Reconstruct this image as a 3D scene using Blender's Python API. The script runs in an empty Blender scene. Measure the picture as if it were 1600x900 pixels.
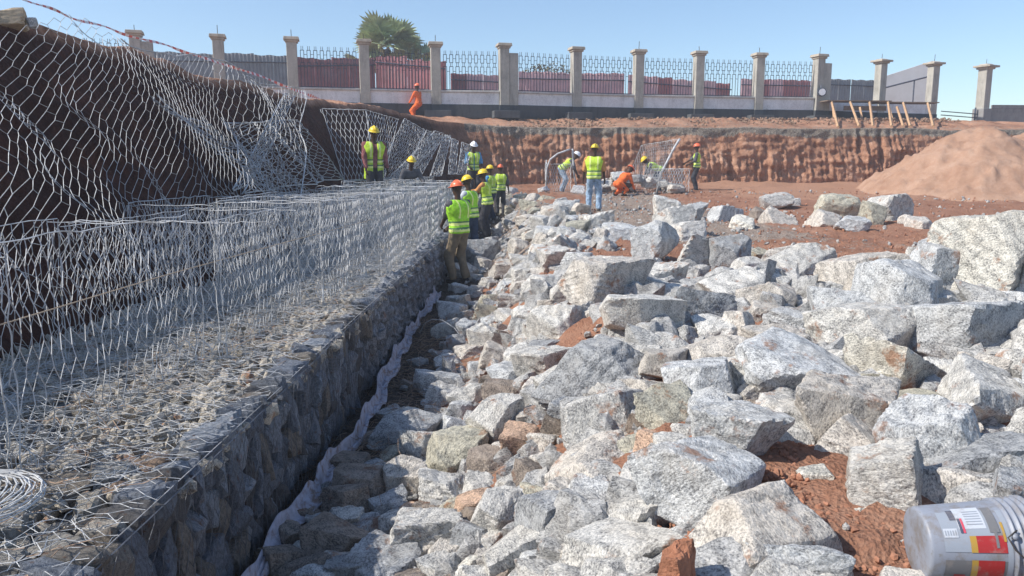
import bpy, bmesh, math, random
import numpy as np
from mathutils import Vector, Matrix, noise as mn

PI = math.pi
scene = bpy.context.scene
COL = scene.collection
rnd = random.Random(11)
nrng = np.random.default_rng(7)

# ------------------------------------------------------------------ camera
CAMZ = 2.12
cam_d = bpy.data.cameras.new("camera")
cam_d.sensor_width = 36.0
cam_d.lens = 27.2
cam_d.clip_start = 0.05
cam_d.clip_end = 3000
cam = bpy.data.objects.new("camera", cam_d)
cam.location = (0, 0, CAMZ)
cam.rotation_euler = (PI/2 - math.atan(190/1209.0), 0, 0)
COL.objects.link(cam)
scene.camera = cam

# ------------------------------------------------------------------ sky, sun
SUN_EL = math.radians(42)
SUN_AZ = math.radians(-104)      # from +Y towards +X: the sun stands beyond the bank on the left, a little behind
world = bpy.data.worlds.new("World")
scene.world = world
world.use_nodes = True
wn = world.node_tree
wn.nodes.clear()
sky = wn.nodes.new('ShaderNodeTexSky')
sky.sky_type = 'NISHITA'
sky.sun_disc = False
sky.sun_elevation = SUN_EL
sky.sun_rotation = SUN_AZ
sky.air_density = 1.0
sky.dust_density = 0.6
sky.ozone_density = 3.6
bg = wn.nodes.new('ShaderNodeBackground')
bg.inputs['Strength'].default_value = 0.132
wo = wn.nodes.new('ShaderNodeOutputWorld')
wn.links.new(sky.outputs[0], bg.inputs[0])
wn.links.new(bg.outputs[0], wo.inputs[0])
sun_d = bpy.data.lights.new("sun", 'SUN')
sun_d.energy = 4.3
sun_d.angle = math.radians(0.55)
sun_d.color = (1.0, 0.95, 0.87)
sun = bpy.data.objects.new("sun", sun_d)
sdir = Vector((math.sin(SUN_AZ)*math.cos(SUN_EL), math.cos(SUN_AZ)*math.cos(SUN_EL), math.sin(SUN_EL)))
sun.rotation_euler = sdir.to_track_quat('Z', 'Y').to_euler()
sun.location = sdir*60
COL.objects.link(sun)
scene.view_settings.view_transform = 'Standard'
scene.view_settings.look = 'None'
scene.view_settings.gamma = 1
scene.view_settings.use_curve_mapping = False
scene.view_settings.exposure = 0.45

# ------------------------------------------------------------------ helpers
def tag(o, label=None, cat=None, group=None, kind=None):
    if label: o['label'] = label
    if cat: o['category'] = cat
    if group: o['group'] = group
    if kind: o['kind'] = kind
    return o

def empty(name, loc=(0, 0, 0), rz=0.0):
    o = bpy.data.objects.new(name, None)
    o.location = loc
    o.rotation_euler = (0, 0, rz)
    o.empty_display_size = 0.1
    COL.objects.link(o)
    return o

def link(name, me, parent=None, mats=()):
    for m in mats:
        me.materials.append(m)
    o = bpy.data.objects.new(name, me)
    COL.objects.link(o)
    if parent: o.parent = parent
    return o

def np_mesh(name, V, Fc, smooth=False, mat_idx=None):
    """V (n,3); Fc: (m,k) int array of equal-size faces"""
    V = np.asarray(V, dtype=np.float32); Fc = np.asarray(Fc, dtype=np.int32)
    me = bpy.data.meshes.new(name)
    k = Fc.shape[1]
    me.vertices.add(len(V)); me.vertices.foreach_set('co', V.ravel())
    me.loops.add(Fc.size); me.loops.foreach_set('vertex_index', Fc.ravel())
    me.polygons.add(len(Fc))
    me.polygons.foreach_set('loop_start', np.arange(0, Fc.size, k, dtype=np.int32))
    me.polygons.foreach_set('loop_total', np.full(len(Fc), k, dtype=np.int32))
    if mat_idx is not None:
        me.polygons.foreach_set('material_index', np.asarray(mat_idx, dtype=np.int32))
    me.polygons.foreach_set('use_smooth', np.full(len(Fc), smooth, dtype=bool))
    me.update(calc_edges=True)
    me.validate()
    return me

class MB:
    """collects simple shapes into one mesh"""
    def __init__(s): s.V = []; s.F = []; s.M = []
    def add(s, V, F, m=0):
        b = len(s.V); s.V += [tuple(v) for v in V]; s.F += [tuple(b+i for i in f) for f in F]; s.M += [m]*len(F)
    def box(s, c, d, rot=None, m=0, taper=1.0):
        hx, hy, hz = d[0]/2, d[1]/2, d[2]/2
        P = [(-hx,-hy,-hz),(hx,-hy,-hz),(hx,hy,-hz),(-hx,hy,-hz),(-hx*taper,-hy*taper,hz),(hx*taper,-hy*taper,hz),(hx*taper,hy*taper,hz),(-hx*taper,hy*taper,hz)]
        R = rot if rot is not None else Matrix.Identity(3)
        P = [R @ Vector(p) + Vector(c) for p in P]
        s.add(P, [(0,3,2,1),(4,5,6,7),(0,1,5,4),(1,2,6,5),(2,3,7,6),(3,0,4,7)], m)
    def bar(s, a, b, r, n=4, m=0, r2=None):
        a = Vector(a); b = Vector(b); d = (b-a)
        if d.length < 1e-6: return
        d.normalize(); u = d.orthogonal().normalized(); w = d.cross(u)
        r2 = r if r2 is None else r2
        V = []
        for (p, q) in ((a, r), (b, r2)):
            for i in range(n):
                t = 2*PI*i/n + PI/4
                V.append(p + u*(q*math.cos(t)) + w*(q*math.sin(t)))
        F = [(i, (i+1) % n, n+(i+1) % n, n+i) for i in range(n)] + [tuple(range(n-1, -1, -1)), tuple(range(n, 2*n))]
        s.add(V, F, m)
    def tube(s, pts, r, n=5, m=0):
        pts = [Vector(p) for p in pts]; rr = r if isinstance(r, (list, tuple)) else [r]*len(pts)
        V = []; F = []; u = None
        for i, p in enumerate(pts):
            d = (pts[min(i+1, len(pts)-1)] - pts[max(i-1, 0)]).normalized()
            u = d.orthogonal().normalized() if u is None else (u - d*u.dot(d)).normalized()
            w = d.cross(u)
            for j in range(n):
                t = 2*PI*j/n; V.append(p + u*(rr[i]*math.cos(t)) + w*(rr[i]*math.sin(t)))
        for i in range(len(pts)-1):
            for j in range(n):
                F.append((i*n+j, i*n+(j+1) % n, (i+1)*n+(j+1) % n, (i+1)*n+j))
        F += [tuple(range(n-1, -1, -1)), tuple(range((len(pts)-1)*n, len(pts)*n))]
        s.add(V, F, m)
    def build(s, name, mats, parent=None, smooth=False, bevel=0):
        me = bpy.data.meshes.new(name)
        me.from_pydata(s.V, [], s.F); me.update()
        me.polygons.foreach_set('material_index', s.M)
        if smooth: me.polygons.foreach_set('use_smooth', [True]*len(s.F))
        if bevel:
            bm = bmesh.new(); bm.from_mesh(me)
            bmesh.ops.bevel(bm, geom=bm.edges[:], offset=bevel, segments=1, affect='EDGES', clamp_overlap=True)
            bm.to_mesh(me); bm.free()
        if not isinstance(mats, (list, tuple)): mats = [mats]
        return link(name, me, parent, mats)

# vectorised value noise
_T = np.random.default_rng(3).random((64, 64, 64)).astype(np.float32)*2-1
def vnoise(P):
    P = np.asarray(P, dtype=np.float64)
    i = np.floor(P).astype(int); f = P - i; f = f*f*(3-2*f)
    x0, y0, z0 = i[..., 0] & 63, i[..., 1] & 63, i[..., 2] & 63
    x1, y1, z1 = (x0+1) & 63, (y0+1) & 63, (z0+1) & 63
    fx, fy, fz = f[..., 0], f[..., 1], f[..., 2]
    def L(a, b, t): return a+(b-a)*t
    return L(L(L(_T[x0,y0,z0], _T[x1,y0,z0], fx), L(_T[x0,y1,z0], _T[x1,y1,z0], fx), fy),
             L(L(_T[x0,y0,z1], _T[x1,y0,z1], fx), L(_T[x0,y1,z1], _T[x1,y1,z1], fx), fy), fz)
def fbm(P, oct=4, gain=.5):
    P = np.asarray(P, dtype=np.float64); a = 1.0; s = 0; t = 0
    for k in range(oct):
        s = s + a*vnoise(P*(2.03**k) + 17.3*k); t += a; a *= gain
    return s/t
def ss(a, b, x):
    t = np.clip((x-a)/(b-a), 0, 1); return t*t*(3-2*t)

# ------------------------------------------------------------------ node DSL
class N:
    def __init__(s, name):
        s.m = bpy.data.materials.new(name); s.m.use_nodes = True
        s.t = s.m.node_tree; s.t.nodes.clear()
        s.out = s.t.nodes.new('ShaderNodeOutputMaterial')
        s.b = s.t.nodes.new('ShaderNodeBsdfPrincipled')
        s.t.links.new(s.b.outputs[0], s.out.inputs[0])
    def n(s, typ, **kw):
        nd = s.t.nodes.new(typ)
        for k, v in kw.items(): setattr(nd, k, v)
        return nd
    def put(s, sock, v):
        if isinstance(v, bpy.types.NodeSocket): s.t.links.new(v, sock)
        elif isinstance(v, (tuple, list)) and len(v) == 3 and len(sock.default_value) == 4: sock.default_value = (*v, 1)
        else: sock.default_value = v
    def noise(s, scale, detail=4, rough=.55, vec=None, dist=0, out='Fac'):
        nd = s.n('ShaderNodeTexNoise'); s.put(nd.inputs['Scale'], scale); s.put(nd.inputs['Detail'], detail)
        s.put(nd.inputs['Roughness'], rough); s.put(nd.inputs['Distortion'], dist)
        if vec is not None: s.put(nd.inputs['Vector'], vec)
        return nd.outputs[out]
    def voro(s, scale, vec=None, feature='F1', out='Distance'):
        nd = s.n('ShaderNodeTexVoronoi', feature=feature); s.put(nd.inputs['Scale'], scale)
        if vec is not None: s.put(nd.inputs['Vector'], vec)
        return nd.outputs[out]
    def wave(s, scale, dist, vec=None, detail=3, ds=1.5):
        nd = s.n('ShaderNodeTexWave'); s.put(nd.inputs['Scale'], scale); s.put(nd.inputs['Distortion'], dist)
        s.put(nd.inputs['Detail'], detail); s.put(nd.inputs['Detail Scale'], ds)
        if vec is not None: s.put(nd.inputs['Vector'], vec)
        return nd.outputs['Fac']
    def ramp(s, fac, stops, interp='LINEAR'):
        nd = s.n('ShaderNodeValToRGB'); cr = nd.color_ramp; cr.interpolation = interp
        while len(cr.elements) < len(stops): cr.elements.new(.5)
        for e, (p, c) in zip(cr.elements, stops):
            e.position = p; e.color = (*c, 1) if isinstance(c, (tuple, list)) else (c, c, c, 1)
        s.put(nd.inputs[0], fac); return nd.outputs[0]
    def mix(s, fac, a, b, mode='MIX'):
        nd = s.n('ShaderNodeMix', data_type='RGBA', blend_type=mode)
        s.put(nd.inputs[0], fac); s.put(nd.inputs[6], a); s.put(nd.inputs[7], b); return nd.outputs[2]
    def math(s, op, a, b=0.0, clamp=False):
        nd = s.n('ShaderNodeMath', operation=op, use_clamp=clamp); s.put(nd.inputs[0], a); s.put(nd.inputs[1], b); return nd.outputs[0]
    def vmath(s, op, a, b=(0, 0, 0)):
        nd = s.n('ShaderNodeVectorMath', operation=op); s.put(nd.inputs[0], a)
        if isinstance(b, bpy.types.NodeSocket): s.t.links.new(b, nd.inputs[1])
        else: nd.inputs[1].default_value = b
        return nd.outputs[0]
    def attr(s, name, out='Fac'):
        nd = s.n('ShaderNodeAttribute', attribute_name=name); return nd.outputs[out]
    def pos(s): return s.n('ShaderNodeNewGeometry').outputs['Position']
    def obj(s): return s.n('ShaderNodeTexCoord').outputs['Object']
    def bump(s, h, strength=.5, dist=.01, normal=None):
        nd = s.n('ShaderNodeBump'); s.put(nd.inputs['Height'], h); s.put(nd.inputs['Strength'], strength); s.put(nd.inputs['Distance'], dist)
        if normal is not None: s.put(nd.inputs['Normal'], normal)
        s.t.links.new(nd.outputs[0], s.b.inputs['Normal']); return nd.outputs[0]
    def fin(s, col=None, rough=.9, metal=0, spec=.3):
        if col is not None: s.put(s.b.inputs['Base Color'], col)
        s.put(s.b.inputs['Roughness'], rough); s.put(s.b.inputs['Metallic'], metal); s.put(s.b.inputs['Specular IOR Level'], spec)
        return s.m

def plain(name, col, rough=.7, metal=0, spec=.3, var=.12, scale=9, bump=0, dirt=None):
    n = N(name); p = n.pos()
    f = n.noise(scale, 5, .6, p)
    a = tuple(c*(1-var) for c in col); b = tuple(min(1, c*(1+var)) for c in col)
    c = n.ramp(f, [(.3, a), (.7, b)])
    if dirt:
        g = n.ramp(n.noise(scale*.45, 6, .65, p), [(.5, 0.0), (.66, 1.0)])
        c = n.mix(n.math('MULTIPLY', g, dirt[1]), c, dirt[0])
    if bump: n.bump(n.noise(scale*6, 4, .6, p), bump, .01)
    return n.fin(c, rough, metal, spec)

# ------------------------------------------------------------------ materials
M = {}
def rock_material(name, base_vec='obj', gain=1.0, dark=1.0):
    n = N(name)
    oi = n.n('ShaderNodeObjectInfo')
    if base_vec == 'obj':
        off = n.n('ShaderNodeCombineXYZ'); r = oi.outputs['Random']
        n.put(off.inputs[0], n.math('MULTIPLY', r, 37.0)); n.put(off.inputs[1], n.math('MULTIPLY', r, 91.0)); n.put(off.inputs[2], n.math('MULTIPLY', r, 53.0))
        v = n.vmath('ADD', n.obj(), off.outputs[0])
        # each rock has its own foliation direction
        rot = n.n('ShaderNodeVectorRotate', rotation_type='EULER_XYZ')
        n.t.links.new(v, rot.inputs['Vector'])
        rv = n.n('ShaderNodeCombineXYZ')
        n.put(rv.inputs[0], n.math('MULTIPLY', r, 23.0)); n.put(rv.inputs[1], n.math('MULTIPLY', r, 41.0)); n.put(rv.inputs[2], n.math('MULTIPLY', r, 67.0))
        n.t.links.new(rv.outputs[0], rot.inputs['Rotation'])
        v = rot.outputs[0]
        tint = oi.outputs['Color']
    else:
        v = n.pos(); tint = None
    # stretched coordinates give the grain of gneiss
    sv = n.vmath('MULTIPLY', v, (1.0, 1.0, 1.9))
    spk = n.noise(75, 3, .8, sv, .1)
    spk2 = n.noise(15, 6, .72, sv, .5)
    band = n.wave(4.5, 9.0, n.vmath('MULTIPLY', v, (.6, .6, 1.0)), 4, 2.2)
    fac = n.math('ADD', n.math('MULTIPLY', spk, .79), n.math('ADD', n.math('MULTIPLY', spk2, .16), n.math('MULTIPLY', band, .08)))
    c = n.ramp(fac, [(.38, (.13*gain, .13*gain, .133*gain)), (.45, (.32*gain, .32*gain, .32*gain)), (.51, (.47*gain, .466*gain, .452*gain)), (.60, (.70*gain, .69*gain, .665*gain))])
    # cloudy weathering and rust skins
    cl = n.noise(3.1, 5, .6, v)
    c = n.mix(n.ramp(cl, [(.48, 0.0), (.75, .42)]), c, n.mix(spk2, (.36*gain, .31*gain, .25*gain), (.62*gain, .56*gain, .47*gain)))
    rm = n.ramp(n.math('ADD', n.noise(4.3, 6, .7, n.vmath('ADD', v, (9, 3, 5))), n.math('MULTIPLY', spk, .08)), [(.63, 0.0), (.70, .75)])
    c = n.mix(rm, c, n.mix(spk, (.20, .08, .035), (.42, .21, .11)))
    if tint is not None: c = n.mix(1.0, c, tint, 'MULTIPLY')
    if dark != 1.0: c = n.mix(1.0, c, (dark, dark, dark*1.02), 'MULTIPLY')
    h = n.math('ADD', n.math('MULTIPLY', n.noise(17, 7, .72, sv, .5), 1.0), n.math('MULTIPLY', spk, .35))
    n.bump(h, .75, .03)
    return n.fin(c, .85, 0, .35)
M['rock'] = rock_material('granite', 'obj', 1.07)
M['rubble'] = rock_material('granite_rubble', 'pos', .80)
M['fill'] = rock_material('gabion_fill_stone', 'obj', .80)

def soil_material():
    n = N('laterite_soil'); p = n.pos()
    a = n.noise(1.3, 7, .62, p); b = n.noise(24, 5, .7, p); c2 = n.noise(90, 3, .7, p)
    red = n.ramp(n.math('ADD', n.math('MULTIPLY', a, .5), n.math('MULTIPLY', b, .5)), [(.3, (.20, .092, .056)), (.5, (.33, .168, .108)), (.7, (.44, .26, .18))])
    gry = n.ramp(n.math('ADD', n.math('MULTIPLY', b, .5), n.math('MULTIPLY', c2, .5)), [(.36, (.15, .105, .08)), (.5, (.29, .22, .175)), (.62, (.50, .44, .38))])
    g = n.attr('gravel')
    gm = n.math('ADD', g, n.math('MULTIPLY', n.math('SUBTRACT', n.noise(4.5, 6, .7, p), .5), 1.5))
    c = n.mix(n.ramp(gm, [(.42, 0.0), (.62, 1.0)]), red, gry)
    pale = n.ramp(n.math('ADD', n.attr('pale'), n.math('MULTIPLY', n.math('SUBTRACT', a, .5), .9)), [(.4, 0.0), (.8, .8)])
    c = n.mix(pale, c, n.mix(b, (.34, .17, .10), (.52, .31, .21)))
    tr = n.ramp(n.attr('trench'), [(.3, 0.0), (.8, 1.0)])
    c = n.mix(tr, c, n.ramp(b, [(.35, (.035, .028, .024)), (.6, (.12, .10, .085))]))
    h = n.math('ADD', n.math('MULTIPLY', n.noise(11, 8, .7, p), 1.0), n.math('MULTIPLY', n.voro(55, p), .35))
    n.bump(h, .9, .05)
    return n.fin(c, .95, 0, .15)
M['soil'] = soil_material()

def cut_material():
    n = N('cut_earth'); p = n.pos()
    sv = n.vmath('MULTIPLY', p, (1, 1, .22))
    a = n.noise(1.1, 7, .65, p); b = n.noise(9, 6, .7, sv); b3 = n.noise(28, 4, .7, p)
    f = n.math('ADD', n.math('MULTIPLY', a, .45), n.math('ADD', n.math('MULTIPLY', b, .35), n.math('MULTIPLY', b3, .2)))
    red = n.ramp(f, [(.37, (.15, .075, .050)), (.46, (.33, .165, .10)), (.54, (.46, .255, .165)), (.64, (.58, .38, .27))])
    top = n.ramp(b3, [(.36, (.09, .08, .068)), (.5, (.21, .185, .15)), (.64, (.38, .34, .29))])
    t = n.attr('topsoil')
    tm = n.math('ADD', t, n.math('MULTIPLY', n.math('SUBTRACT', b, .5), 1.3))
    c = n.mix(n.ramp(tm, [(.42, 0.0), (.6, .95)]), red, top)
    bank = n.ramp(f, [(.35, (.024, .010, .009)), (.5, (.055, .021, .016)), (.65, (.12, .044, .030))])  # same red earth, with the left slope's shade painted into its colour
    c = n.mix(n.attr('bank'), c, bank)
    h = n.math('ADD', n.noise(9, 8, .7, n.vmath('MULTIPLY', p, (1, 1, .45))), n.math('MULTIPLY', n.voro(18, p), .3))
    n.bump(h, .8, .09)
    return n.fin(c, .95, 0, .12)
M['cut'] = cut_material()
M['crest'] = plain('loose_red_spoil', (.33, .13, .065), .95, var=.5, scale=7, bump=.8)
M['sand'] = None
def sand_material():
    n = N('pink_sand'); p = n.pos()
    a = n.noise(.9, 6, .6, p); b = n.noise(40, 5, .7, p); st = n.noise(3.0, 5, .7, n.vmath('MULTIPLY', p, (1, 1, .35)))
    c = n.ramp(n.math('ADD', n.math('MULTIPLY', a, .5), n.math('MULTIPLY', st, .5)), [(.35, (.31, .18, .118)), (.5, (.40, .25, .172)), (.65, (.48, .32, .232))])
    c = n.mix(n.ramp(b, [(.35, .35), (.6, 0.0)]), c, (.26, .13, .08))
    n.bump(n.math('ADD', n.noise(9, 8, .7, p), n.math('MULTIPLY', b, .4)), .6, .05)
    return n.fin(c, .95, 0, .1)
M['sand'] = sand_material()

def wire_material():
    n = N('galvanised_wire'); p = n.pos()
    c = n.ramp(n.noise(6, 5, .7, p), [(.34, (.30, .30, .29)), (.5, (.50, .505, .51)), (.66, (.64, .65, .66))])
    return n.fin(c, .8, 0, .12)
M['wire'] = wire_material()
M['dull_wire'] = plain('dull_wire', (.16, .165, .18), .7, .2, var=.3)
M['rusty_wire'] = plain('rusty_wire', (.34, .24, .17), .7, .2, var=.35)
def concrete(name, col, dirt=.5):
    n = N(name); p = n.pos()
    a = n.noise(2.2, 7, .65, p); b = n.noise(26, 5, .7, p); st = n.noise(5, 5, .7, n.vmath('MULTIPLY', p, (1, 1, .18)))
    f = n.math('ADD', n.math('MULTIPLY', a, .5), n.math('MULTIPLY', b, .5))
    c = n.ramp(f, [(.34, tuple(x*.66 for x in col)), (.5, col), (.66, tuple(min(.85, x*1.2) for x in col))])
    c = n.mix(n.math('MULTIPLY', n.ramp(st, [(.5, 0.0), (.68, 1.0)]), dirt), c, tuple(x*.42 for x in col))
    n.bump(b, .4, .01)
    return n.fin(c, .88, 0, .2)
M['pillar'] = concrete('pillar_concrete', (.40, .38, .33))
M['cap'] = concrete('cap_concrete', (.42, .37, .30))
M['render'] = concrete('wall_render', (.68, .69, .69), .25)
M['coping'] = concrete('coping_concrete', (.50, .49, .46), .5)
M['pedestal'] = concrete('bitumen_band', (.065, .072, .08), .6)
M['footing'] = concrete('dark_footing', (.10, .105, .11), .4)
M['lowwall'] = concrete('grey_block_wall', (.27, .26, .25), .4)
M['iron'] = plain('dark_iron_railing', (.06, .07, .10), .55, .3, var=.25)
M['rod'] = plain('rebar_steel', (.08, .07, .065), .7, .4)
M['sheet_m'] = plain('maroon_iron_sheet', (.27, .11, .12), .6, .1, var=.2, scale=2.5, dirt=((.30, .22, .21), .4))
M['sheet_p'] = plain('faded_pink_iron_sheet', (.58, .38, .39), .65, .1, var=.2, scale=2.5, dirt=((.34, .30, .31), .5))
M['sheet_r'] = plain('brick_red_iron_sheet', (.38, .15, .15), .6, .1, var=.2, scale=2.5, dirt=((.30, .22, .21), .3))
M['sheet_g'] = plain('grey_iron_sheet', (.24, .25, .265), .55, .3, var=.15, scale=2.5, dirt=((.16, .14, .13), .4))
M['timber'] = plain('sawn_timber', (.48, .30, .17), .8, var=.25, scale=8, bump=.3)
M['timber_d'] = plain('weathered_board', (.20, .15, .11), .85, var=.3, scale=8, bump=.3)
M['white_wall'] = plain('white_painted_wall', (.62, .62, .62), .8, var=.05, scale=2, dirt=((.42, .38, .35), .25))
M['cloth'] = plain('white_geotextile', (.42, .41, .47), .9, var=.2, scale=26, bump=.5, dirt=((.22, .14, .10), .9))
M['tape_r'] = plain('red_tape', (.62, .12, .10), .5, var=.05)
M['tape_w'] = plain('white_tape', (.75, .70, .70), .5, var=.05)
M['sandbag'] = plain('tan_sacking', (.46, .36, .24), .95, var=.25, scale=20, bump=.4)
M['skin'] = plain('dark_skin', (.062, .033, .022), .55, var=.12, scale=20)
M['hat_y'] = plain('yellow_helmet', (.80, .58, .035), .35, spec=.5, var=.04)
M['hat_o'] = plain('orange_helmet', (.82, .17, .07), .35, spec=.5, var=.04)
M['hat_w'] = plain('white_helmet', (.78, .78, .80), .35, spec=.5, var=.03)
M['vest'] = plain('lime_vest', (.36, .74, .035), .7, var=.22, scale=22, dirt=((.25, .35, .06), .5))
M['vest_y'] = plain('yellow_vest', (.54, .76, .06), .7, var=.22, scale=22, dirt=((.32, .38, .08), .5))
M['refl'] = plain('reflective_tape', (.80, .90, .30), .4, var=.05)
M['refl_d'] = plain('vest_dark_band', (.10, .22, .10), .7, var=.1)
M['overall'] = plain('orange_overall', (.76, .15, .035), .85, var=.3, scale=14)
def cloth(name, col, var=.22): return plain(name, col, .9, var=var, scale=16, spec=.1, bump=.2)
M['grey_shirt'] = cloth('grey_shirt', (.11, .11, .12)); M['white_shirt'] = cloth('white_shirt', (.55, .58, .62))
M['blue_shirt'] = cloth('blue_shirt', (.10, .30, .55)); M['orange_shirt'] = cloth('tan_orange_shirt', (.55, .26, .10))
M['khaki'] = cloth('khaki_trousers', (.22, .175, .12)); M['navy'] = cloth('navy_trousers', (.045, .065, .11))
M['jeans'] = cloth('pale_jeans', (.28, .38, .50), .5); M['darkgrey'] = cloth('dark_trousers', (.06, .06, .068))
M['maroon'] = cloth('maroon_check_shirt', (.25, .10, .10), .5)
M['boot'] = plain('dark_boot', (.03, .028, .026), .6)
M['eye'] = plain('eye_white', (.7, .68, .62), .3, var=.02)
M['frond'] = plain('palm_frond', (.32, .38, .21), .6, var=.5, scale=2.2, spec=.3)
M['dry_frond'] = plain('dry_palm_frond', (.24, .15, .085), .8, var=.35, scale=3)
M['bark'] = plain('palm_bark', (.16, .11, .08), .9, var=.3, scale=6, bump=.6)
M['bush'] = plain('dry_bush', (.14, .125, .06), .8, var=.4, scale=3)
# ------------------------------------------------------------------ terrain
def H(x, y):
    x = np.asarray(x, dtype=float); y = np.asarray(y, dtype=float)
    T = np.interp(y, [0, 12, 20, 26, 29, 33], [0, 0, .22, .42, 1.1, 1.46])
    P = np.interp(y, [0, 4, 7, 12, 20, 27, 30, 33], [.74, .76, .82, .88, .95, 1.12, 1.25, 1.46])
    xa = np.interp(y, [0, 5, 12, 20, 26], [-1.0, -.85, -.8, -.45, -.2]); xb = np.interp(y, [0, 3, 8, 14, 20, 28], [.9, 1.2, 1.1, .9, .6, .2])
    z = T+(P-T)*ss(xa, xb, x)
    return z + .225*ss(2.2, 4.5, x)*ss(12, 8, y)
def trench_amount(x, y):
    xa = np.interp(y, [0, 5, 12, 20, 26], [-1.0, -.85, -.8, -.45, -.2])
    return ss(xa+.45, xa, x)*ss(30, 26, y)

FOOT = [(-3.3, -6), (-3.3, 4), (-3.3, 12), (-3.25, 18), (-3.05, 23), (-2.5, 27.5), (-1.6, 30.6), (0.2, 31.9), (3, 32.3), (8, 32.5), (14, 33.0), (20, 33.8), (30, 35.5), (48, 38)]
OFF = [2.2, 2.2, 2.15, 2.1, 2.05, 1.9, 1.1, .55, .5, .45, .5, .55, .6, .6]
CRZ = [3.5, 3.55, 3.72, 3.78, 4.0, 4.08, 3.85, 3.74, 3.74, 3.74, 3.72, 3.7, 3.7, 3.7]
def grid_faces(nx, ny):
    i = np.arange(nx-1)[:, None]*ny + np.arange(ny-1)[None, :]
    i = i.ravel(); return np.stack([i, i+ny, i+ny+1, i+1], 1)
def set_attr(me, name, arr):
    a = me.attributes.new(name, 'FLOAT', 'POINT'); a.data.foreach_set('value', np.asarray(arr, dtype=np.float32).ravel())

def build_floor():
    xs = np.concatenate([np.linspace(-3.6, -1.3, 20), np.arange(-1.22, 7, .06), np.linspace(7.1, 48, 150)])
    ys = np.concatenate([np.linspace(-6, .9, 30), np.arange(1.0, 14, .06), np.linspace(14.1, 40, 210)])
    X, Y = np.meshgrid(xs, ys, indexing='ij')
    Z = H(X, Y)
    P = np.stack([X, Y, Z*0], -1)
    lump = fbm(P*1.3, 5)*.07 + fbm(P*6.0, 4)*.035
    clod = np.maximum(0, fbm(P*11.0, 3)-.12)*.12
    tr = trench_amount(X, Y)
    Z = Z + lump*(1-.5*tr) + clod
    # loose ridge of red soil behind the heap, wheel ruts on the flat
    Z += .16*np.exp(-((X-1.5)/.9)**2-((Y-25.5)/2.2)**2)
    Z += .05*np.sin(Y*2.1+X*.25+fbm(P*.6, 2)*3)*ss(5, 9, X)*ss(14, 17, Y)
    Z += np.where(Y > 33.3, -.0, 0)
    me = np_mesh('pit_floor', np.stack([X, Y, Z], -1).reshape(-1, 3), grid_faces(*X.shape), True)
    n1 = fbm(P*.35, 3)
    g = .12 + .75*ss(11.5, 14, Y)*ss(7, 3.5, X)*ss(29, 27, Y) + .35*ss(.2, .8, n1) + .12*ss(17, 15.5, Y)*ss(12, 13.5, Y)*ss(11, 7, X)
    g = np.where((X > .7) & (Y < 11), .05, g)
    g -= .9*np.exp(-((X-1.5)/1.0)**2-((Y-25.0)/2.6)**2)
    g -= .35*ss(4.5, 7, X)*ss(12, 14, Y)
    set_attr(me, 'gravel', np.clip(g, 0, 1.1))
    set_attr(me, 'pale', np.clip(ss(22, 28, Y)*ss(6, 9, X)*.7+.28*ss(11, 16, Y), 0, 1))
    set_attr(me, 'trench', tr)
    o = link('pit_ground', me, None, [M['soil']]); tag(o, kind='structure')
build_floor()

def sample_path(pts, vals, step):
    P = np.array(pts, float)
    # Catmull-Rom through the foot points
    out = []; ov = [[] for _ in vals]
    for i in range(len(P)-1):
        p0 = P[max(i-1, 0)]; p1 = P[i]; p2 = P[i+1]; p3 = P[min(i+2, len(P)-1)]
        n = max(2, int(np.linalg.norm(p2-p1)/step))
        for k in range(n):
            t = k/n
            out.append(.5*((2*p1)+(-p0+p2)*t+(2*p0-5*p1+4*p2-p3)*t*t+(-p0+3*p1-3*p2+p3)*t**3))
            tt = t*t*(3-2*t)
            for q, v in enumerate(vals): ov[q].append(v[i]+(v[i+1]-v[i])*tt)
    out.append(P[-1]); [ov[q].append(v[-1]) for q, v in enumerate(vals)]
    return np.array(out), [np.array(v) for v in ov]

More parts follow.
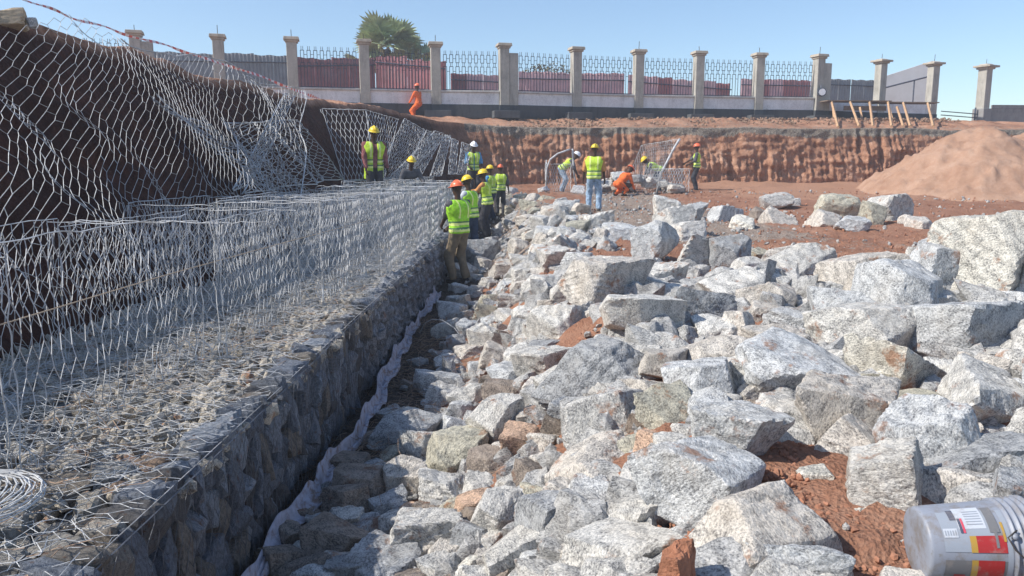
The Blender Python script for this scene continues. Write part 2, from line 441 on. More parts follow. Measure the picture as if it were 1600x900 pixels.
def build_bank():
    F, (off, crz) = sample_path(FOOT, [OFF, CRZ], .05)
    d = np.gradient(F, axis=0)
    for _ in range(1): 
        k = np.ones(41)/41
        dx = np.convolve(np.pad(d[:, 0], 20, 'edge'), k, 'valid'); dy = np.convolve(np.pad(d[:, 1], 20, 'edge'), k, 'valid')
    L = np.hypot(dx, dy); Nn = np.stack([-dy/L, dx/L], 1)      # points away from the pit
    s = np.concatenate([[0], np.cumsum(np.hypot(*np.diff(F, axis=0).T))])
    nv = 56
    v = np.linspace(0, 1, nv)
    S, Vv = np.meshgrid(s, v, indexing='ij')
    steep = ss(1.4, .6, off)[:, None]                     # 1 on the back cut
    prof = np.where(steep > .5, Vv**1.2, Vv)
    foot_z = H(F[:, 0], F[:, 1]); foot_z = np.where(F[:, 0] < -1.0, np.maximum(.45, foot_z*.9), foot_z)
    foot_z = (foot_z-.15)[:, None]
    crest_n = fbm(np.stack([s*.55, s*0, s*0], -1), 4)*.16 + fbm(np.stack([s*2.7, s*0+3, s*0], -1), 3)*.05
    Zc = crz + crest_n*(1-.6*steep[:, 0])
    Z = foot_z + (Zc[:, None]-foot_z)*Vv
    D = off[:, None]*prof
    X0 = F[:, 0][:, None] + Nn[:, 0][:, None]*D; Y0 = F[:, 1][:, None] + Nn[:, 1][:, None]*D
    # relief: digger-tooth grooves on the back cut, lumps on the slope
    env = np.sin(np.clip(Vv, 0, 1)*PI)**.5
    gr = vnoise(np.stack([S*3.2, Z*.12, S*0], -1))*.5 + vnoise(np.stack([S*7.0, Z*.2, S*0+5], -1))*.6
    gr = np.abs(gr)*2-.5
    chunk = fbm(np.stack([S*1.1, Z*1.3, S*0+9], -1), 5); rough = fbm(np.stack([S*5, Z*6, S*0+2], -1), 4)
    disp = steep*env*(.07*vnoise(np.stack([S*15, Z*.5, S*0+8], -1))*ss(.9, .4, Vv) + .20*gr*(.15+.9*ss(-.3, .4, fbm(np.stack([S*.35, Z*.6, S*0+4], -1), 3))) + .24*chunk + .15*rough + .10*fbm(np.stack([S*.8, Z*5.0, S*0+7], -1), 3)) + (1-steep)*env*(.22*chunk+.08*rough)
    X0 += Nn[:, 0][:, None]*disp; Y0 += Nn[:, 1][:, None]*disp
    # terrace beyond the crest
    ring = np.array([.12, .3, .55, .9, 1.4, 2.0, 2.8, 3.6, 4.6, 6, 8, 12, 20, 40, 100, 400.])
    Xr = X0[:, -1:] + Nn[:, :1]*ring; Yr = Y0[:, -1:] + Nn[:, 1:]*ring
    Sr = np.repeat(s[:, None], len(ring), 1)
    rise = np.interp(ring, [0, 1, 2.5, 4, 400], [0, .08, .35, .60, .66])
    PR = np.stack([Xr, Yr, Xr*0], -1)
    Zr = Z[:, -1:]*1.0 + rise*np.where(steep > .3, 1.0, .35) + (fbm(PR*1.2, 4)*.16+fbm(PR*4, 3)*.06)*ss(0, .8, ring)*ss(60, 20, ring)
    Zr = np.minimum(Zr, 4.42)
    X = np.concatenate([X0, Xr], 1); Y = np.concatenate([Y0, Yr], 1); Zf = np.concatenate([Z, Zr], 1)
    me = np_mesh('earth_cut', np.stack([X, Y, Zf], -1).reshape(-1, 3), grid_faces(*X.shape)[:, ::-1], True)
    top = np.concatenate([np.where(steep > .5, ss(.78, .94, Vv+.10*chunk)*.85*(1-.75*ss(.9, 1.0, Vv)*0), .15), np.repeat(np.where(steep > .5, .45, .2), len(ring), 1)*ss(9.0, .2, ring)], 1)
    set_attr(me, 'topsoil', top)
    bank = np.concatenate([(1-steep)*ss(1.0, .93, Vv)*np.ones_like(Vv), np.zeros_like(Xr)], 1)  # mask of the painted shade: left slope, fading out at the sunlit crest
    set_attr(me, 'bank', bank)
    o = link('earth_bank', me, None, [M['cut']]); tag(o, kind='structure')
    return F, Nn, s, off, Zc
BANKF = build_bank()

# far ground right out to the horizon, lower than everything
me = np_mesh('far', [(-1500, -1500, -.6), (1500, -1500, -.6), (1500, 2500, -.6), (-1500, 2500, -.6)], [(0, 1, 2, 3)])
set_attr(me, 'gravel', [.3]*4); set_attr(me, 'pale', [0]*4); set_attr(me, 'trench', [0]*4)
tag(link('ground', me, None, [M['soil']]), kind='structure')

# ------------------------------------------------------------------ little stone scatter
def ico_base(sub=1):
    bm = bmesh.new(); bmesh.ops.create_icosphere(bm, subdivisions=sub, radius=1)
    V = np.array([v.co[:] for v in bm.verts]); Fc = np.array([[v.index for v in f.verts] for f in bm.faces]); bm.free(); return V, Fc
ICO1 = ico_base(1)
def poly_radius(D, seed, soft=.035, nplanes=None):
    """radius along unit directions D of a random chopped block"""
    g = np.random.default_rng(seed)
    k = nplanes or int(g.integers(9, 15))
    Nn = [np.array(v, float)+g.normal(size=3)*.22 for v in ((1,0,0),(-1,0,0),(0,1,0),(0,-1,0),(0,0,1),(0,0,-1))]
    dd = list(g.uniform(.62, .85, 6))
    for _ in range(k-5):
        Nn.append(g.normal(size=3)); dd.append(g.uniform(.72, .98))
    Nn = np.array(Nn); Nn /= np.linalg.norm(Nn, axis=1)[:, None]; dd = np.array(dd)
    c = D @ Nn.T; r = np.where(c > .05, dd[None]/np.maximum(c, .05), 9)
    m = r.min(1); return m - soft*np.log(np.exp(-(r-m[:, None])/soft).sum(1))
def scatter_mesh(name, P, S, base=ICO1, squash=.7, smooth=False):
    """P (n,3) positions, S (n,) radii: jittered low stones in one mesh"""
    n = len(P); V0, F0 = base; m = len(V0)
    if m > 30:
        Rb = np.stack([poly_radius(V0, 300+q, .02, 8) for q in range(24)]); J = (Rb[nrng.integers(0, 24, n)]*1.15)[:, :, None]*(1+nrng.uniform(-.05, .05, (n, m, 1)))
    else: J = 1 + nrng.uniform(-.32, .32, (n, m, 1))
    A = np.stack([nrng.uniform(.7, 1.4, n), nrng.uniform(.7, 1.2, n), nrng.uniform(.45, .95, n)*squash/.7], 1)[:, None, :]
    q = nrng.normal(size=(n, 4)); q /= np.linalg.norm(q, axis=1)[:, None]
    w, x, y, z = q.T
    R = np.stack([1-2*(y*y+z*z), 2*(x*y-z*w), 2*(x*z+y*w), 2*(x*y+z*w), 1-2*(x*x+z*z), 2*(y*z-x*w), 2*(x*z-y*w), 2*(y*z+x*w), 1-2*(x*x+y*y)], 1).reshape(n, 3, 3)
    V = np.einsum('nij,nmj->nmi', R, V0[None]*J*A*np.asarray(S)[:, None, None]) + np.asarray(P)[:, None, :]
    Fc = F0[None] + (np.arange(n)*m)[:, None, None]
    return np_mesh(name, V.reshape(-1, 3), Fc.reshape(-1, 3), smooth)
# ------------------------------------------------------------------ rocks
ROCKS = [
(0.89,2.63,0.8,0.46,0.39,0.29,'w','huge pale rounded boulder across bare red soil from the bucket'),
(0.96,2.42,0.79,0.31,0.17,0.19,'b','bluish grey boulder in front of the huge pale boulder'),
(1.4,3.71,0.79,0.2,0.17,0.12,'g','small blocky grey stone at the top edge of the bare red soil patch'),
(1.71,3.81,0.86,0.58,0.36,0.36,'w','long pink-stained boulder capping the ridge of rocks above the bucket'),
(1.66,3.54,0.82,0.34,0.29,0.21,'w','brown-topped rounded rock in the middle of the ridge above the red soil'),
(1.51,2.97,0.84,0.34,0.29,0.28,'g','speckled grey boulder leaning over the red soil, touching the bucket corner'),
(1.84,3.32,0.87,0.34,0.29,0.39,'b','tall banded black and white boulder in the ridge above the bucket'),
(1.82,3,0.81,0.32,0.26,0.2,'w','low cream boulder directly behind the top of the bucket'),
(2.07,3.22,0.86,0.57,0.4,0.35,'s','long dark slab with blue-grey top tilting down above the bucket'),
(2.5,3.99,0.87,0.5,0.42,0.33,'g','pale block boulder with a flat face, resting behind the long dark slab'),
(2.36,4.55,0.9,0.5,0.42,0.41,'c','smooth cream boulder standing upright in the widest part of the heap'),
(1.91,2.74,0.84,0.24,0.21,0.28,'s','dark bluish boulder behind the rim of the plastic bucket'),
(4.17,6.72,1.28,0.95,0.81,0.84,'c','biggest pale boulder on top of the heap beyond the cream boulders'),
(3.79,6.82,1.15,0.51,0.43,0.54,'b','rounded bluish boulder leaning against the biggest boulder beyond the cream boulders'),
(3.29,7.07,1.07,0.6,0.51,0.48,'w','pinkish grey boulder at the edge of the flat red ground'),
(3.09,6.16,1.05,0.58,0.5,0.57,'b','pyramid-shaped speckled boulder with one side in shade'),
(3.12,5.21,0.98,0.64,0.5,0.4,'b','light bluish boulder with a fallen dark corner, below the biggest boulder'),
(3.71,5.88,1.02,0.27,0.23,0.2,'g',0),
(3.62,5.41,1.01,0.22,0.19,0.25,'c',0),
(3.07,4.55,0.92,0.21,0.18,0.24,'g',0),
(2.73,3.97,0.84,0.15,0.13,0.17,'g',0),
(2.52,5.43,0.92,0.64,0.54,0.39,'g','coarse speckled grey-brown boulder behind the smooth cream boulder'),
(2.67,6.2,0.93,0.45,0.38,0.36,'b',0),
(3.1,8.23,1.03,0.67,0.5,0.42,'g','squared pale grey block on the edge of the flat red ground'),
(2.68,7.9,0.94,0.48,0.41,0.3,'g',0),
(2.33,6.92,0.92,0.51,0.42,0.32,'w','brownish wedge rock with a dark front, beside the centre hollow'),
(2.87,7.3,0.94,0.39,0.33,0.24,'g',0),
(2.21,6.12,0.87,0.38,0.32,0.23,'b',0),
(1.72,4.57,0.88,0.6,0.51,0.37,'b','large wedge boulder with a black shadow under its far end'),
(1.88,5.39,0.86,0.38,0.3,0.23,'w',0),
(1.63,4.99,0.82,0.21,0.18,0.14,'g',0),
(2.13,4.81,0.85,0.21,0.18,0.23,'g',0),
(1.87,10.25,1.04,0.54,0.46,0.62,'b','upright grey slab standing at the back of the heap beside red soil'),
(2.42,9.77,1,0.6,0.51,0.46,'g','flat-faced pale block behind the red soil hollow'),
(2.7,9.49,1.01,0.43,0.36,0.48,'s','dark-sided peaked rock beside the flat-faced pale block'),
(2.95,14.01,1.07,0.67,0.57,0.57,'g',0),
(3.48,17.46,1.12,0.57,0.49,0.66,'g','small grey peak of rock behind the upright slab'),
(4.12,17.48,1.07,0.4,0.34,0.46,'s',0),
(3,13.23,0.99,0.56,0.43,0.35,'g',0),
(4.65,17.28,1.05,0.48,0.41,0.41,'b',0),
(4.53,15.22,1,0.43,0.36,0.31,'c',0),
(5.09,17.82,1.02,0.35,0.3,0.28,'b',0),
(1.72,15.42,1.04,0.47,0.4,0.43,'g',0),
(1.79,12.99,0.99,0.53,0.45,0.35,'b',0),
(1.49,12.85,0.96,0.27,0.23,0.26,'w',0),
(0.94,7.57,0.96,0.79,0.55,0.49,'w','broad whitish boulder in the centre of the heap, wider than its neighbours'),
(1.03,6.1,0.9,0.57,0.46,0.35,'g','big pale boulder just before the broad whitish boulder, rusty spot on top'),
(1.69,8.57,0.92,0.44,0.37,0.27,'g',0),
(1.58,7.67,0.88,0.29,0.25,0.18,'g',0),
(1.56,6.42,0.91,0.58,0.31,0.36,'s','flat bluish slab lying across the centre of the heap'),
(2.2,7.58,0.93,0.56,0.47,0.35,'g','pale tilted block beside the red soil hollow'),
(0.42,7.07,0.68,0.53,0.45,0.33,'g','grey boulder beside the small red soil hollow'),
(0.74,6.99,0.78,0.19,0.17,0.15,'g',0),
(0.38,9.17,0.68,0.45,0.38,0.28,'g',0),
(1.8,5.93,0.87,0.37,0.31,0.26,'w','brownish boulder with a dark front facing the camera'),
(1.32,4.99,0.86,0.47,0.34,0.29,'w','cream boulder with a shaded end beside the small dark gap'),
(1.14,4.45,0.84,0.42,0.3,0.26,'b','long whitish wedge below the cream boulder'),
(1.11,5.57,0.83,0.17,0.14,0.15,'g',0),
(0.94,5.29,0.81,0.18,0.15,0.15,'g',0),
(0.76,5.52,0.79,0.42,0.32,0.26,'g',0),
(1.3,5.9,0.84,0.23,0.19,0.14,'w',0),
(0.26,6.13,0.54,0.42,0.28,0.26,'g',0),
(0.56,5.1,0.74,0.66,0.34,0.41,'s','long flat speckled slab across the middle of the heap'),
(0.41,5.22,0.61,0.4,0.28,0.25,'g',0),
(0.56,4.36,0.68,0.45,0.32,0.28,'g','thick grey block with a shaded lower edge above the small rusty rock'),
(0.88,4.11,0.79,0.37,0.26,0.23,'o','olive-grey flat block beside the thick grey block'),
(1.09,3.53,0.84,0.36,0.31,0.31,'b','large white and grey boulder on the edge of the bare red soil'),
(1.41,4.11,0.79,0.19,0.16,0.12,'d',0),
(1.2,4.23,0.8,0.18,0.15,0.11,'g',0),
(0.42,3.85,0.59,0.39,0.33,0.24,'w','beige flat-faced boulder beside the small rusty rock'),
(0.73,3.83,0.71,0.23,0.2,0.14,'r','small rusty orange rock sitting between two grey boulders'),
(0.79,3.14,0.78,0.48,0.41,0.32,'b','large blue-grey peaked boulder in the front centre of the heap'),
(0.83,3.69,0.73,0.19,0.16,0.12,'g',0),
(0.52,3.22,0.64,0.38,0.27,0.23,'g','speckled boulder beside the blue-grey peaked boulder, dark hollow under it'),
(0.26,3.68,0.48,0.2,0.17,0.15,'w',0),
(0.43,2.96,0.59,0.35,0.3,0.22,'g','two-toned boulder, one half pale and one face dark,'),
(0.15,3.39,0.46,0.25,0.21,0.29,'s','slate-blue shard tipped on its point'),
(0.09,4.69,0.41,0.24,0.2,0.22,'r','rust-topped dark rock with a white streak in the front of the heap'),
(0.13,4.13,0.41,0.22,0.18,0.13,'d',0),
(0.02,3.31,0.37,0.25,0.21,0.19,'g','pale speckled boulder on the trench side of the slate-blue shard'),
(0.29,4.69,0.51,0.18,0.16,0.16,'d',0),
(0.28,3.02,0.48,0.17,0.14,0.1,'g',0),
(0.49,2.76,0.6,0.18,0.13,0.11,'g',0),
(0.74,2.53,0.7,0.14,0.09,0.09,'g',0),
(-0.81,5.67,0.09,0.48,0.28,0.3,'s','dark flat slab lying across the white cloth in the trench'),
(-0.42,6.1,0.14,0.24,0.2,0.18,'b','small bluish wedge in the shade of the trench'),
(-0.71,7.09,0.07,0.36,0.23,0.22,'b','low bluish stone alone on the dark trench floor'),
(-0.34,6.34,0.19,0.34,0.26,0.21,'g',0),
(-0.1,5.2,0.34,0.35,0.3,0.33,'g','tall pale boulder at the sunlit edge of the heap above the trench'),
(-0.65,5.34,0.1,0.29,0.24,0.27,'g',0),
(-0.67,4.79,0.1,0.31,0.26,0.27,'w','beige block half in the shadow of the gabion wall'),
(-0.37,5.01,0.21,0.36,0.31,0.32,'o','boulder with an orange-stained flank beside the trench'),
(-0.13,4.66,0.27,0.26,0.22,0.16,'d','rough rust-brown rock wedged between pale boulders near the trench'),
(-0.38,4.52,0.17,0.33,0.28,0.2,'g',0),
(-0.2,4.18,0.23,0.23,0.19,0.14,'r',0),
(-0.46,3.96,0.15,0.36,0.31,0.23,'g','wide speckled boulder at the trench edge'),
(-0.6,4.38,0.07,0.18,0.15,0.11,'r',0),
(-0.21,3.76,0.23,0.18,0.16,0.16,'s','small round dark-sided stone perched on pale boulders'),
(-0.05,3.82,0.33,0.28,0.24,0.23,'g',0),
(-0.97,4.75,0.07,0.27,0.23,0.25,'d',0),
(-1.07,4.49,0.06,0.34,0.28,0.21,'d','dark brown slab lying on the white cloth'),
(-0.96,5.1,0.04,0.21,0.17,0.14,'s',0),
(-0.66,3.74,0.09,0.36,0.27,0.22,'s',0),
(-1,4.05,0.06,0.31,0.26,0.19,'d',0),
(-1.24,3.87,0.04,0.25,0.22,0.16,'d',0),
(-0.35,3.55,0.16,0.2,0.17,0.13,'g',0),
(-0.2,3.44,0.23,0.11,0.1,0.12,'c','thin pale splinter of rock pointing up between boulders'),
(-1.29,4.45,0.04,0.2,0.17,0.12,'d',0),
(-1.27,4.14,0.04,0.21,0.18,0.13,'d',0),
(-1.23,4.79,0.03,0.19,0.16,0.12,'s',0),
(-1.15,5.25,0.04,0.23,0.2,0.14,'d',0),
(-1.02,6.32,0.04,0.22,0.18,0.13,'s',0),
(-1,8.14,0.04,0.2,0.17,0.13,'s',0),
(-0.99,7.27,0.03,0.18,0.16,0.11,'d',0),
(-0.81,3.78,0.05,0.25,0.21,0.15,'s',0),
(-1.07,3.75,0.05,0.25,0.2,0.15,'d',0),
(-1.03,5.68,0.04,0.2,0.17,0.12,'d',0),
(-0.75,4.5,0.05,0.2,0.17,0.16,'s',0),
(-0.84,10.67,0.08,0.42,0.36,0.27,'b','low blue-grey stone behind the arching loose wire'),
(-0.72,11.48,0.08,0.22,0.19,0.26,'w','small buff stone upright in the shade at the trench edge'),
(-0.32,9.95,0.22,0.33,0.28,0.22,'o','buff three-sided stone catching the sun above the trench'),
(-0.31,8.26,0.24,0.29,0.24,0.32,'g',0),
(-0.54,9.19,0.13,0.26,0.22,0.26,'b',0),
(-0.64,8.79,0.08,0.19,0.16,0.21,'s',0),
(-0.14,8.55,0.29,0.21,0.18,0.17,'w',0),
(-0.14,7.23,0.31,0.3,0.25,0.24,'w','beige egg-shaped boulder at the upper edge of the trench'),
(-0.03,7.95,0.37,0.29,0.24,0.18,'w',0),
(0,9.79,0.41,0.33,0.28,0.22,'g',0),
(0.16,7.15,0.47,0.19,0.16,0.16,'g',0),
(0.25,7.41,0.54,0.29,0.25,0.18,'g',0),
(-0.34,7.26,0.18,0.19,0.16,0.16,'b',0),
(0,6.24,0.37,0.33,0.28,0.21,'b',0),
(-0.2,6.69,0.24,0.19,0.16,0.12,'d',0),
(0.12,6.56,0.46,0.33,0.28,0.22,'g',0),
(-0.75,16.46,0.28,0.85,0.55,0.53,'s','dark slab at the feet of the two nearest workers'),
(0.91,16.79,1.05,0.6,0.51,0.44,'w',0),
(1.37,20.33,1.06,0.56,0.38,0.34,'b',0),
(0.62,15.71,0.97,0.43,0.37,0.31,'g',0),
(0.38,15.11,0.78,0.34,0.29,0.22,'c','small bright cube-like stone behind the main heap'),
(0.63,14.34,0.91,0.37,0.31,0.23,'b',0),
(0.76,12.41,0.92,0.32,0.27,0.22,'g',0),
(0.95,13.33,0.96,0.32,0.27,0.24,'b',0),
(0.44,12.5,0.77,0.3,0.26,0.22,'g',0),
(0.61,10.55,0.85,0.46,0.39,0.32,'g',0),
(0.22,11.89,0.63,0.4,0.34,0.31,'g',0),
(-0.15,13.04,0.38,0.53,0.45,0.34,'w',0),
(-0.03,20.96,0.58,0.44,0.37,0.28,'g',0),
(-0.41,20.68,0.33,0.37,0.31,0.28,'w',0),
(0,24.61,0.72,0.44,0.37,0.3,'o',0),
(0.39,21.53,1.03,0.42,0.35,0.3,'o',0),
(0.25,25.07,1.1,0.4,0.34,0.27,'o',0),
(0.56,19.56,1,0.35,0.29,0.21,'o',0),
(-0.18,28.07,0.98,0.45,0.38,0.3,'o',0),
(0.88,23.89,1.11,0.31,0.26,0.22,'o',0),
(7.2,21.24,1.12,0.74,0.47,0.46,'g',0),
(5.6,16.31,1.04,0.63,0.53,0.42,'w','buff sloping stone at the beside the far row of rocks'),
(5.57,17.58,1.03,0.38,0.32,0.34,'d',0),
(7.9,21.81,1.09,0.33,0.28,0.33,'b',0),
(6.41,15.76,1.03,0.61,0.46,0.38,'w','low brown-fronted stone in the far row of rocks'),
(7.68,19.02,1.04,0.45,0.38,0.31,'g',0),
(7.85,18.6,1.12,0.98,0.59,0.61,'o',0),
(6.51,14.86,1,0.53,0.31,0.33,'b','flat bluish stone in front of the far row of rocks'),
(7.61,16.44,1.07,0.45,0.38,0.52,'o','upright olive stone in the far row of rocks'),
(8.29,17.15,1.13,0.92,0.78,0.68,'g','biggest stone of the far row, with a dark notch in its front'),
(8.14,16.1,0.99,0.28,0.24,0.25,'w',0),
(8.01,15.21,1,0.43,0.36,0.31,'w','rounded buff stone at the outer end of the far row'),
(1.34,3.25,0.78,0.14,0.11,0.08,'c','small whitish flake pile lying on the bare red soil'),
(1.37,2.86,0.77,0.1,0.06,0.06,'c',0),
(1.5,3.34,0.77,0.09,0.07,0.06,'c',0),
(1.32,2.87,0.76,0.04,0.04,0.03,'c',0),
(1.2,3.28,0.76,0.04,0.04,0.03,'c',0),
(1.41,2.66,0.76,0.07,0.04,0.04,'c',0),
(1.07,12.32,0.96,0.34,0.29,0.26,'g',0),
(0.83,9.91,0.9,0.35,0.3,0.25,'b',0),
(1.51,16.36,0.99,0.29,0.25,0.22,'g',0),
(1.28,16.36,0.99,0.29,0.25,0.22,'b',0),
(3.12,4.83,0.9,0.18,0.15,0.17,'g',0),
(3.44,6.11,1,0.33,0.28,0.25,'g',0),
(4.3,8,1.13,0.35,0.3,0.27,'g',0),
(3.96,7.67,1.11,0.34,0.29,0.3,'g',0),
(4.35,6.5,1.15,0.36,0.3,0.41,'s',0),
(2.75,8.93,0.94,0.34,0.29,0.24,'g',0),
(3.29,9.3,1.03,0.55,0.31,0.34,'w',0),
(2.34,5.53,0.87,0.24,0.2,0.27,'w',0),
(1.71,4.44,0.81,0.16,0.13,0.14,'d',0),
(2.66,4.63,0.85,0.17,0.14,0.19,'g',0),
(1.77,4.31,0.81,0.23,0.19,0.14,'g',0),
(1.39,4.39,0.8,0.17,0.15,0.13,'w','small brown stone beside a dark gap at the centre right'),
(0.39,2.75,0.56,0.26,0.2,0.16,'g',0),
(0.16,2.98,0.43,0.25,0.21,0.15,'g',0),
(-0.12,3.24,0.28,0.24,0.19,0.15,'g',0),
(0.59,2.55,0.65,0.19,0.16,0.12,'g',0),
(0.87,2.17,0.78,0.32,0.25,0.2,'g',0),
(0.63,2.36,0.68,0.25,0.21,0.15,'w',0),
(2.42,3.34,0.87,0.39,0.33,0.35,'g',0),
(3.23,4.47,0.99,0.46,0.39,0.44,'g',0),
(4.57,6.36,1.23,0.65,0.56,0.65,'g',0),
(2.98,3.86,0.94,0.48,0.41,0.42,'b',0),
(-1.13,4,0.03,0.18,0.15,0.12,'g',0),
(0.04,3.06,0.35,0.22,0.17,0.14,'g',0),
(2.35,5.97,0.84,0.28,0.23,0.17,'b',0),
(-0,4.26,0.32,0.18,0.15,0.11,'g',0),
(0.19,5.63,0.46,0.23,0.19,0.16,'w',0),
(0.56,8.41,0.73,0.24,0.2,0.2,'g',0),
(2.99,4.89,0.87,0.2,0.17,0.12,'w',0),
(0.81,4.59,0.75,0.28,0.24,0.18,'w',0),
(0.41,8.35,0.63,0.23,0.2,0.14,'w',0),
(2.98,5.5,0.91,0.38,0.32,0.23,'b',0),
(-0.14,3.46,0.25,0.14,0.12,0.09,'w',0),
(0.94,2.38,0.75,0.14,0.12,0.09,'w',0),
(-0.32,10.94,0.2,0.32,0.23,0.2,'o',0),
(0.63,4.88,0.67,0.17,0.14,0.12,'g',0),
(-0.45,3.5,0.12,0.23,0.19,0.14,'d',0),
(-0.87,3.52,0.02,0.17,0.14,0.1,'g',0),
(0.11,10.35,0.49,0.24,0.21,0.21,'w',0),
(0.69,18.04,0.98,0.24,0.21,0.18,'g',0),
(0.86,6.69,0.81,0.17,0.14,0.14,'g',0),
(-0.69,3.51,0.04,0.15,0.13,0.1,'o',0),
(0.91,3.86,0.75,0.18,0.15,0.11,'g',0),
(1.92,3.75,0.81,0.32,0.25,0.2,'g',0),
(-0.65,10.47,0.07,0.32,0.27,0.2,'g',0),
(0.31,3.35,0.49,0.18,0.16,0.11,'d',0),
(1.7,2.34,0.77,0.13,0.11,0.09,'b',0),
(2.39,4.21,0.79,0.18,0.15,0.11,'d',0),
(-0.84,4.26,0.03,0.22,0.15,0.14,'s',0),
(0.29,2.69,0.5,0.3,0.21,0.18,'g',0),
(-0.89,5.39,0.03,0.24,0.21,0.15,'o',0),
(-0.19,4.42,0.22,0.18,0.16,0.11,'g',0),
(-0.49,7.27,0.09,0.18,0.15,0.12,'g',0),
(0.64,3.5,0.66,0.27,0.23,0.17,'g',0),
(-0.05,5.95,0.33,0.31,0.24,0.19,'d',0),
(-0.66,6.18,0.05,0.22,0.19,0.14,'g',0),
(0.79,13.64,0.94,0.37,0.3,0.23,'g',0),
(1.46,4.62,0.83,0.35,0.29,0.22,'g',0),
(-0.25,3.26,0.21,0.23,0.2,0.15,'d',0),
(-0.89,12.94,0.08,0.32,0.24,0.2,'b',0),
(4.02,6.02,1.05,0.24,0.2,0.19,'b',0),
(2.13,4.46,0.82,0.3,0.25,0.2,'o',0),
(0.41,10.61,0.68,0.26,0.2,0.16,'g',0),
(3.87,5.58,1.01,0.19,0.16,0.13,'w',0),
(1.95,4.43,0.79,0.16,0.14,0.11,'g',0),
(2.01,6.94,0.85,0.18,0.16,0.12,'g',0),
(0.83,2.44,0.74,0.23,0.2,0.14,'g',0),
(0.18,8.36,0.5,0.3,0.25,0.19,'g',0),
(2.95,4.18,0.85,0.24,0.21,0.15,'d',0),
(-0.36,17.39,0.25,0.31,0.25,0.19,'g',0),
(-0.55,15.46,0.18,0.42,0.36,0.29,'w',0),
(0.01,22.37,0.66,0.44,0.37,0.31,'b',0),
(2.1,2.87,0.79,0.27,0.23,0.17,'g',0),
(-0.34,3.71,0.16,0.19,0.16,0.12,'w',0),
(-0.06,9.07,0.34,0.27,0.23,0.17,'g',0),
(0.27,3.95,0.47,0.2,0.17,0.12,'o',0),
(1.77,19.7,1.02,0.42,0.36,0.31,'w',0),
(1.41,7.74,0.89,0.4,0.27,0.25,'g',0),
(-0.49,4.39,0.1,0.2,0.17,0.12,'d',0),
(-0.68,14.09,0.1,0.27,0.23,0.18,'g',0),
(-0.33,26.37,0.56,0.38,0.31,0.23,'o',0),
(0.14,3.89,0.4,0.18,0.14,0.11,'o',0),
(1.07,2.29,0.77,0.19,0.16,0.12,'g',0),
(0.38,4.71,0.56,0.29,0.25,0.18,'s',0),
(0.14,14.61,0.6,0.39,0.33,0.31,'w',0),
(8.66,12.66,0.96,0.4,0.34,0.3,'o',0),
(1.02,4.99,0.82,0.33,0.28,0.2,'w',0),
(0.13,5.16,0.41,0.21,0.17,0.13,'w',0),
(0.16,24.72,0.96,0.39,0.33,0.29,'g',0),
(0.71,9.35,0.81,0.19,0.16,0.15,'g',0),
(2.56,6.93,0.87,0.22,0.19,0.16,'g',0),
(0.34,3.58,0.52,0.26,0.21,0.16,'b',0),
(-0.57,12.57,0.1,0.31,0.22,0.19,'g',0),
(0.2,4.29,0.43,0.16,0.13,0.1,'w',0),
(3.08,7.15,0.95,0.33,0.28,0.2,'b',0),
(0.23,16.36,0.7,0.39,0.33,0.25,'w',0),
(3.32,4.98,0.92,0.22,0.19,0.14,'g',0),
(2.89,7.78,0.92,0.25,0.22,0.18,'w',0),
(-0.93,14.6,0.15,0.52,0.4,0.32,'g',0),
(2.69,6.77,0.89,0.3,0.25,0.19,'g',0),
(1.48,3.96,0.8,0.29,0.25,0.18,'g',0),
(0.52,2.62,0.61,0.2,0.16,0.12,'w',0),
(-0.41,5.72,0.14,0.3,0.25,0.18,'b',0),
(1.27,14.91,0.97,0.41,0.29,0.25,'o',0),
(0.33,18.59,0.85,0.42,0.35,0.26,'w',0),
(-0.79,9.46,0.08,0.36,0.31,0.3,'g',0),
(1.61,5.9,0.85,0.35,0.29,0.22,'g',0),
(-0.57,19.22,0.26,0.43,0.36,0.27,'b',0),
(2.14,6.42,0.86,0.28,0.24,0.22,'w',0),
(0.65,24.02,1.13,0.43,0.36,0.32,'w',0),
(-0.08,11.38,0.37,0.36,0.28,0.22,'b',0),
(-0.13,17.84,0.4,0.31,0.26,0.2,'b',0),
(1.25,2.23,0.78,0.23,0.19,0.14,'w',0),
(-0.45,8.21,0.13,0.31,0.26,0.19,'w',0),
(-0.56,3.39,0.08,0.21,0.18,0.13,'b',0),
(1.66,5.45,0.81,0.16,0.14,0.1,'w',0),
(0.56,13.57,0.85,0.37,0.31,0.23,'w',0),
(-0.89,11.77,0.05,0.32,0.27,0.2,'g',0),
(-1.15,4.36,0.02,0.16,0.13,0.1,'s',0),
(1.49,6.25,0.83,0.2,0.17,0.12,'b',0),
(0.61,3.93,0.65,0.21,0.17,0.13,'o',0),
(2.43,5.11,0.82,0.2,0.17,0.12,'w',0),
(1.14,23.96,1.1,0.37,0.32,0.23,'o',0),
(0.2,11,0.56,0.35,0.28,0.21,'g',0),
(0.29,6.63,0.53,0.26,0.22,0.16,'s',0),
(2.41,3.77,0.79,0.17,0.14,0.11,'b',0),
(-0.66,7.91,0.06,0.27,0.23,0.18,'g',0),
(7.26,10.84,0.96,0.23,0.2,0.19,'b',0),
(3.57,6.07,0.98,0.23,0.2,0.15,'o',0),
(2.97,4.6,0.88,0.3,0.25,0.18,'w',0),
(-1.02,3.6,0.04,0.24,0.2,0.15,'b',0),
(-0.85,6.2,0.04,0.29,0.22,0.18,'g',0),
(0.44,11.75,0.72,0.21,0.18,0.15,'b',0),
(-1.01,4.33,0.03,0.22,0.17,0.14,'g',0),
(-0.6,6.73,0.08,0.3,0.25,0.19,'g',0),
(-0.88,4.92,0.02,0.16,0.14,0.1,'g',0),
(-0.14,28.8,1.16,0.65,0.54,0.4,'g',0),
(3.45,6.4,1,0.38,0.32,0.25,'g',0),
